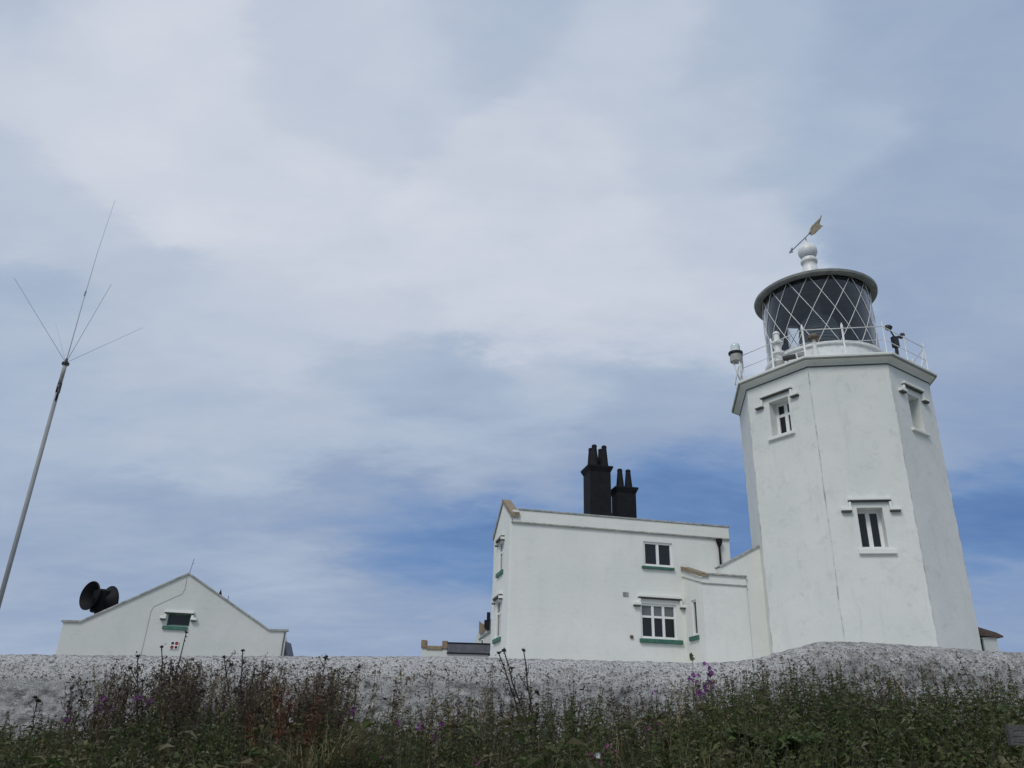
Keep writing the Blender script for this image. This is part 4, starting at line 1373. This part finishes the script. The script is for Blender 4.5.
# ------------------------------------------------------------------ sky
SKY = [(-0.476, 0.636, 0.608, 0.9), (-0.397, 0.648, 0.651, 0.92), (-0.406, 0.713, 0.571, 0.92), (-0.496, 0.592, 0.636, 0.67), (-0.534, 0.681, 0.501, 0.73), (-0.308, 0.741, 0.597, 0.89), (-0.197, 0.725, 0.66, 0.77), (-0.106, 0.82, 0.563, 0.97), (-0.223, 0.806, 0.549, 0.89), (-0.037, 0.674, 0.738, 0.63), (-0.117, 0.687, 0.717, 0.79), (0.113, 0.69, 0.714, 0.75), (0.049, 0.764, 0.644, 0.85), (0.212, 0.744, 0.633, 0.73), (0.126, 0.814, 0.567, 0.89), (0.032, 0.867, 0.497, 0.9), (0.155, 0.862, 0.483, 0.89), (0.249, 0.855, 0.455, 0.82), (0.219, 0.799, 0.56, 0.75), (0.264, 0.66, 0.703, 0.6), (0.379, 0.624, 0.684, 0.47), (0.497, 0.622, 0.605, 0.44), (0.339, 0.714, 0.613, 0.59), (0.448, 0.709, 0.544, 0.46), (0.524, 0.732, 0.436, 0.47), (-0.312, 0.851, 0.422, 0.75), (-0.413, 0.812, 0.411, 0.71), (-0.517, 0.766, 0.383, 0.58), (-0.464, 0.838, 0.287, 0.63), (-0.362, 0.873, 0.327, 0.65), (-0.231, 0.914, 0.334, 0.67), (-0.151, 0.902, 0.404, 0.58), (-0.077, 0.916, 0.395, 0.53), (-0.001, 0.933, 0.361, 0.67), (0.06, 0.908, 0.414, 0.69), (0.17, 0.896, 0.411, 0.46), (0.23, 0.91, 0.346, 0.47), (-0.086, 0.947, 0.311, 0.69), (-0.306, 0.912, 0.274, 0.63), (-0.461, 0.873, 0.162, 0.46), (-0.513, 0.855, 0.076, 0.48), (-0.365, 0.904, 0.222, 0.44), (-0.214, 0.949, 0.232, 0.24), (-0.071, 0.971, 0.229, 0.02), (-0.141, 0.971, 0.191, 0.2), (-0.255, 0.95, 0.181, 0.68), (-0.195, 0.971, 0.136, 0.42), (-0.066, 0.989, 0.131, 0.44), (0.062, 0.949, 0.309, 0.44), (-0.012, 0.953, 0.302, 0.52), (0.16, 0.95, 0.268, 0.05), (0.242, 0.93, 0.277, 0.08), (0.514, 0.799, 0.314, 0.32), (0.464, 0.833, 0.301, 0.42), (0.504, 0.833, 0.229, 0.0), (0.52, 0.844, 0.133, 0.32), (-0.292, 0.95, 0.113, 0.42), (0.487, 0.782, 0.388, 0.44), (-0.02, 0.968, 0.25, 0.03), (-0.11, 0.962, 0.25, 0.1), (0.1, 0.958, 0.262, 0.3), (0.2, 0.935, 0.29, 0.1), (-0.178, 0.961, 0.211, 0.18), (-0.034, 0.975, 0.219, 0.05), (-0.132, 0.96, 0.247, 0.28), (-0.109, 0.958, 0.266, 0.52), (-0.193, 0.946, 0.26, 0.52), (-0.042, 0.962, 0.269, 0.47), (-0.247, 0.946, 0.212, 0.36), (-0.291, 0.931, 0.219, 0.38), (-0.215, 0.963, 0.163, 0.4), (-0.15, 0.977, 0.153, 0.38), (-0.043, 0.987, 0.158, 0.36), (-0.02, 0.982, 0.19, 0.1), (-0.081, 0.98, 0.18, 0.14), (-0.006, 0.993, 0.118, 0.42), (0.16, 0.928, 0.338, 0.44), (0.264, 0.917, 0.299, 0.3), (0.275, 0.931, 0.242, 0.06), (0.207, 0.944, 0.258, 0.12), (0.481, 0.817, 0.319, 0.44), (0.509, 0.816, 0.274, 0.32), (0.508, 0.825, 0.246, 0.06), (0.518, 0.831, 0.202, 0.1), (0.508, 0.846, 0.163, 0.25), (0.519, 0.846, 0.123, 0.38), (-0.317, 0.937, 0.15, 0.44), (-0.398, 0.902, 0.169, 0.46), (-0.482, 0.853, 0.2, 0.52), (-0.52, 0.812, 0.264, 0.57), (-0.153, 0.969, 0.196, 0.16), (-0.106, 0.972, 0.21, 0.1), (-0.043, 0.868, 0.495, 0.91), (-0.14, 0.874, 0.466, 0.8), (-0.224, 0.849, 0.478, 0.79), (-0.022, 0.788, 0.616, 0.89), (-0.245, 0.951, 0.189, 0.64), (-0.265, 0.95, 0.165, 0.62), (-0.236, 0.959, 0.156, 0.56), (-0.304, 0.936, 0.179, 0.4), (-0.052, 0.92, 0.388, 0.46)]
world = bpy.data.worlds.new('World')
scene.world = world
world.use_nodes = True
t = world.node_tree
bg = t.nodes['Background']
L = t.links.new
tc = t.nodes.new('ShaderNodeTexCoord')
vec = tc.outputs['Generated']


def M(op, a, b=None, c=None):
    n = t.nodes.new('ShaderNodeMath'); n.operation = op
    for i, v in enumerate((a, b, c)):
        if v is None: continue
        if isinstance(v, (int, float)): n.inputs[i].default_value = v
        else: L(v, n.inputs[i])
    return n.outputs[0]


# cloud sheet coordinates: direction pushed onto a flat layer overhead
sep = t.nodes.new('ShaderNodeSeparateXYZ'); L(vec, sep.inputs[0])
inv = M('DIVIDE', 1.0, M('ADD', M('MAXIMUM', sep.outputs[2], 0.0), 0.22))
flat = t.nodes.new('ShaderNodeVectorMath'); flat.operation = 'SCALE'; L(vec, flat.inputs[0]); L(inv, flat.inputs['Scale'])
rot = t.nodes.new('ShaderNodeMapping'); rot.inputs['Rotation'].default_value = (0, 0, R(28)); rot.inputs['Scale'].default_value = (1.0, 1.7, 1.0)
L(flat.outputs[0], rot.inputs[0])


def nz(vec_, sc, det, rg=.55, dist=0.0, colr=False):
    n = t.nodes.new('ShaderNodeTexNoise')
    n.inputs['Scale'].default_value = sc; n.inputs['Detail'].default_value = det; n.inputs['Roughness'].default_value = rg
    n.inputs['Distortion'].default_value = dist
    L(vec_, n.inputs['Vector'])
    return n.outputs['Color'] if colr else n.outputs['Fac']


warp = t.nodes.new('ShaderNodeVectorMath'); warp.operation = 'MULTIPLY_ADD'
sub = t.nodes.new('ShaderNodeVectorMath'); sub.operation = 'SUBTRACT'; sub.inputs[1].default_value = (.5, .5, .5)
L(nz(rot.outputs[0], 3.4, 9, .62, colr=True), sub.inputs[0])
L(sub.outputs[0], warp.inputs[0]); warp.inputs[1].default_value = (.17, .17, .12); L(vec, warp.inputs[2])
nrm = t.nodes.new('ShaderNodeVectorMath'); nrm.operation = 'NORMALIZE'; L(warp.outputs[0], nrm.inputs[0])
num, den = None, None
KK = 260.0
DS = (1.0, 1.0, 1.75)                 # cloud patches lie flat: wider than tall
vs_ = t.nodes.new('ShaderNodeVectorMath'); vs_.operation = 'MULTIPLY'; L(nrm.outputs[0], vs_.inputs[0]); vs_.inputs[1].default_value = DS
for x, y, z, c in SKY:
    l = math.sqrt(x * x + y * y + z * z)
    d = t.nodes.new('ShaderNodeVectorMath'); d.operation = 'DISTANCE'
    L(vs_.outputs[0], d.inputs[0])
    d.inputs[1].default_value = (x / l * DS[0], y / l * DS[1], z / l * DS[2])
    w = M('EXPONENT', M('MULTIPLY', M('MULTIPLY', d.outputs['Value'], d.outputs['Value']), -KK))
    num = M('MULTIPLY_ADD', w, c, 0.62 * 1e-4 if num is None else num)
    den = M('ADD', w, 1e-4 if den is None else den)
field = M('DIVIDE', num, den)
cl = nz(rot.outputs[0], 2.2, 7, .58, .4)
field = M('ADD', field, M('MULTIPLY', M('SUBTRACT', cl, .5), .30))
fine = nz(rot.outputs[0], 7.0, 6, .6, .3)
field = M('ADD', field, M('MULTIPLY', M('SUBTRACT', fine, .5), .13))
sky = t.nodes.new('ShaderNodeTexSky')
sky.sky_type = 'NISHITA'
sky.sun_disc = False
sky.sun_elevation = SUN_EL
sky.sun_rotation = SUN_AZ
sky.altitude = 60
sky.air_density = 1.0
sky.dust_density = 0.6
sky.ozone_density = 1.6
STR = 0.10
tint = t.nodes.new('ShaderNodeMix'); tint.data_type = 'RGBA'; tint.blend_type = 'MULTIPLY'; tint.inputs[0].default_value = 1
L(sky.outputs[0], tint.inputs[6]); tint.inputs[7].default_value = (0.42, 0.52, 0.66, 1)
cr = t.nodes.new('ShaderNodeValToRGB')
stops = [(0.0, (.098, .195, .43)), (0.15, (.165, .28, .515)), (0.42, (.30, .384, .542)), (0.58, (.39, .475, .608)), (0.80, (.535, .59, .695)), (0.97, (.645, .685, .765))]
e = cr.color_ramp.elements
while len(e) < len(stops): e.new(.5)
for i, (p, c) in enumerate(stops):
    e[i].position = p; e[i].color = (*c, 1)
L(field, cr.inputs[0])
sc = t.nodes.new('ShaderNodeVectorMath'); sc.operation = 'SCALE'; sc.inputs['Scale'].default_value = 1.0 / STR
L(cr.outputs[0], sc.inputs[0])
cover = t.nodes.new('ShaderNodeMapRange'); cover.inputs[1].default_value = 0.0; cover.inputs[2].default_value = 0.30
cover.inputs[3].default_value = 0.75; cover.inputs[4].default_value = 1.0
L(field, cover.inputs[0])
fin = t.nodes.new('ShaderNodeMix'); fin.data_type = 'RGBA'
L(cover.outputs[0], fin.inputs[0]); L(tint.outputs[2], fin.inputs[6]); L(sc.outputs[0], fin.inputs[7])
L(fin.outputs[2], bg.inputs[0])
bg.inputs[1].default_value = STR
world.cycles.sampling_method = 'MANUAL'
world.cycles.sample_map_resolution = 512

# ------------------------------------------------------------------ render settings
scene.view_settings.view_transform = 'Standard'
scene.view_settings.look = 'None'
scene.view_settings.gamma = 1.0
scene.view_settings.exposure = 0.0
scene.view_settings.use_curve_mapping = False
scene.render.engine = 'CYCLES'
scene.cycles.max_bounces = 6
scene.cycles.transparent_max_bounces = 12
scene.cycles.use_denoising = True
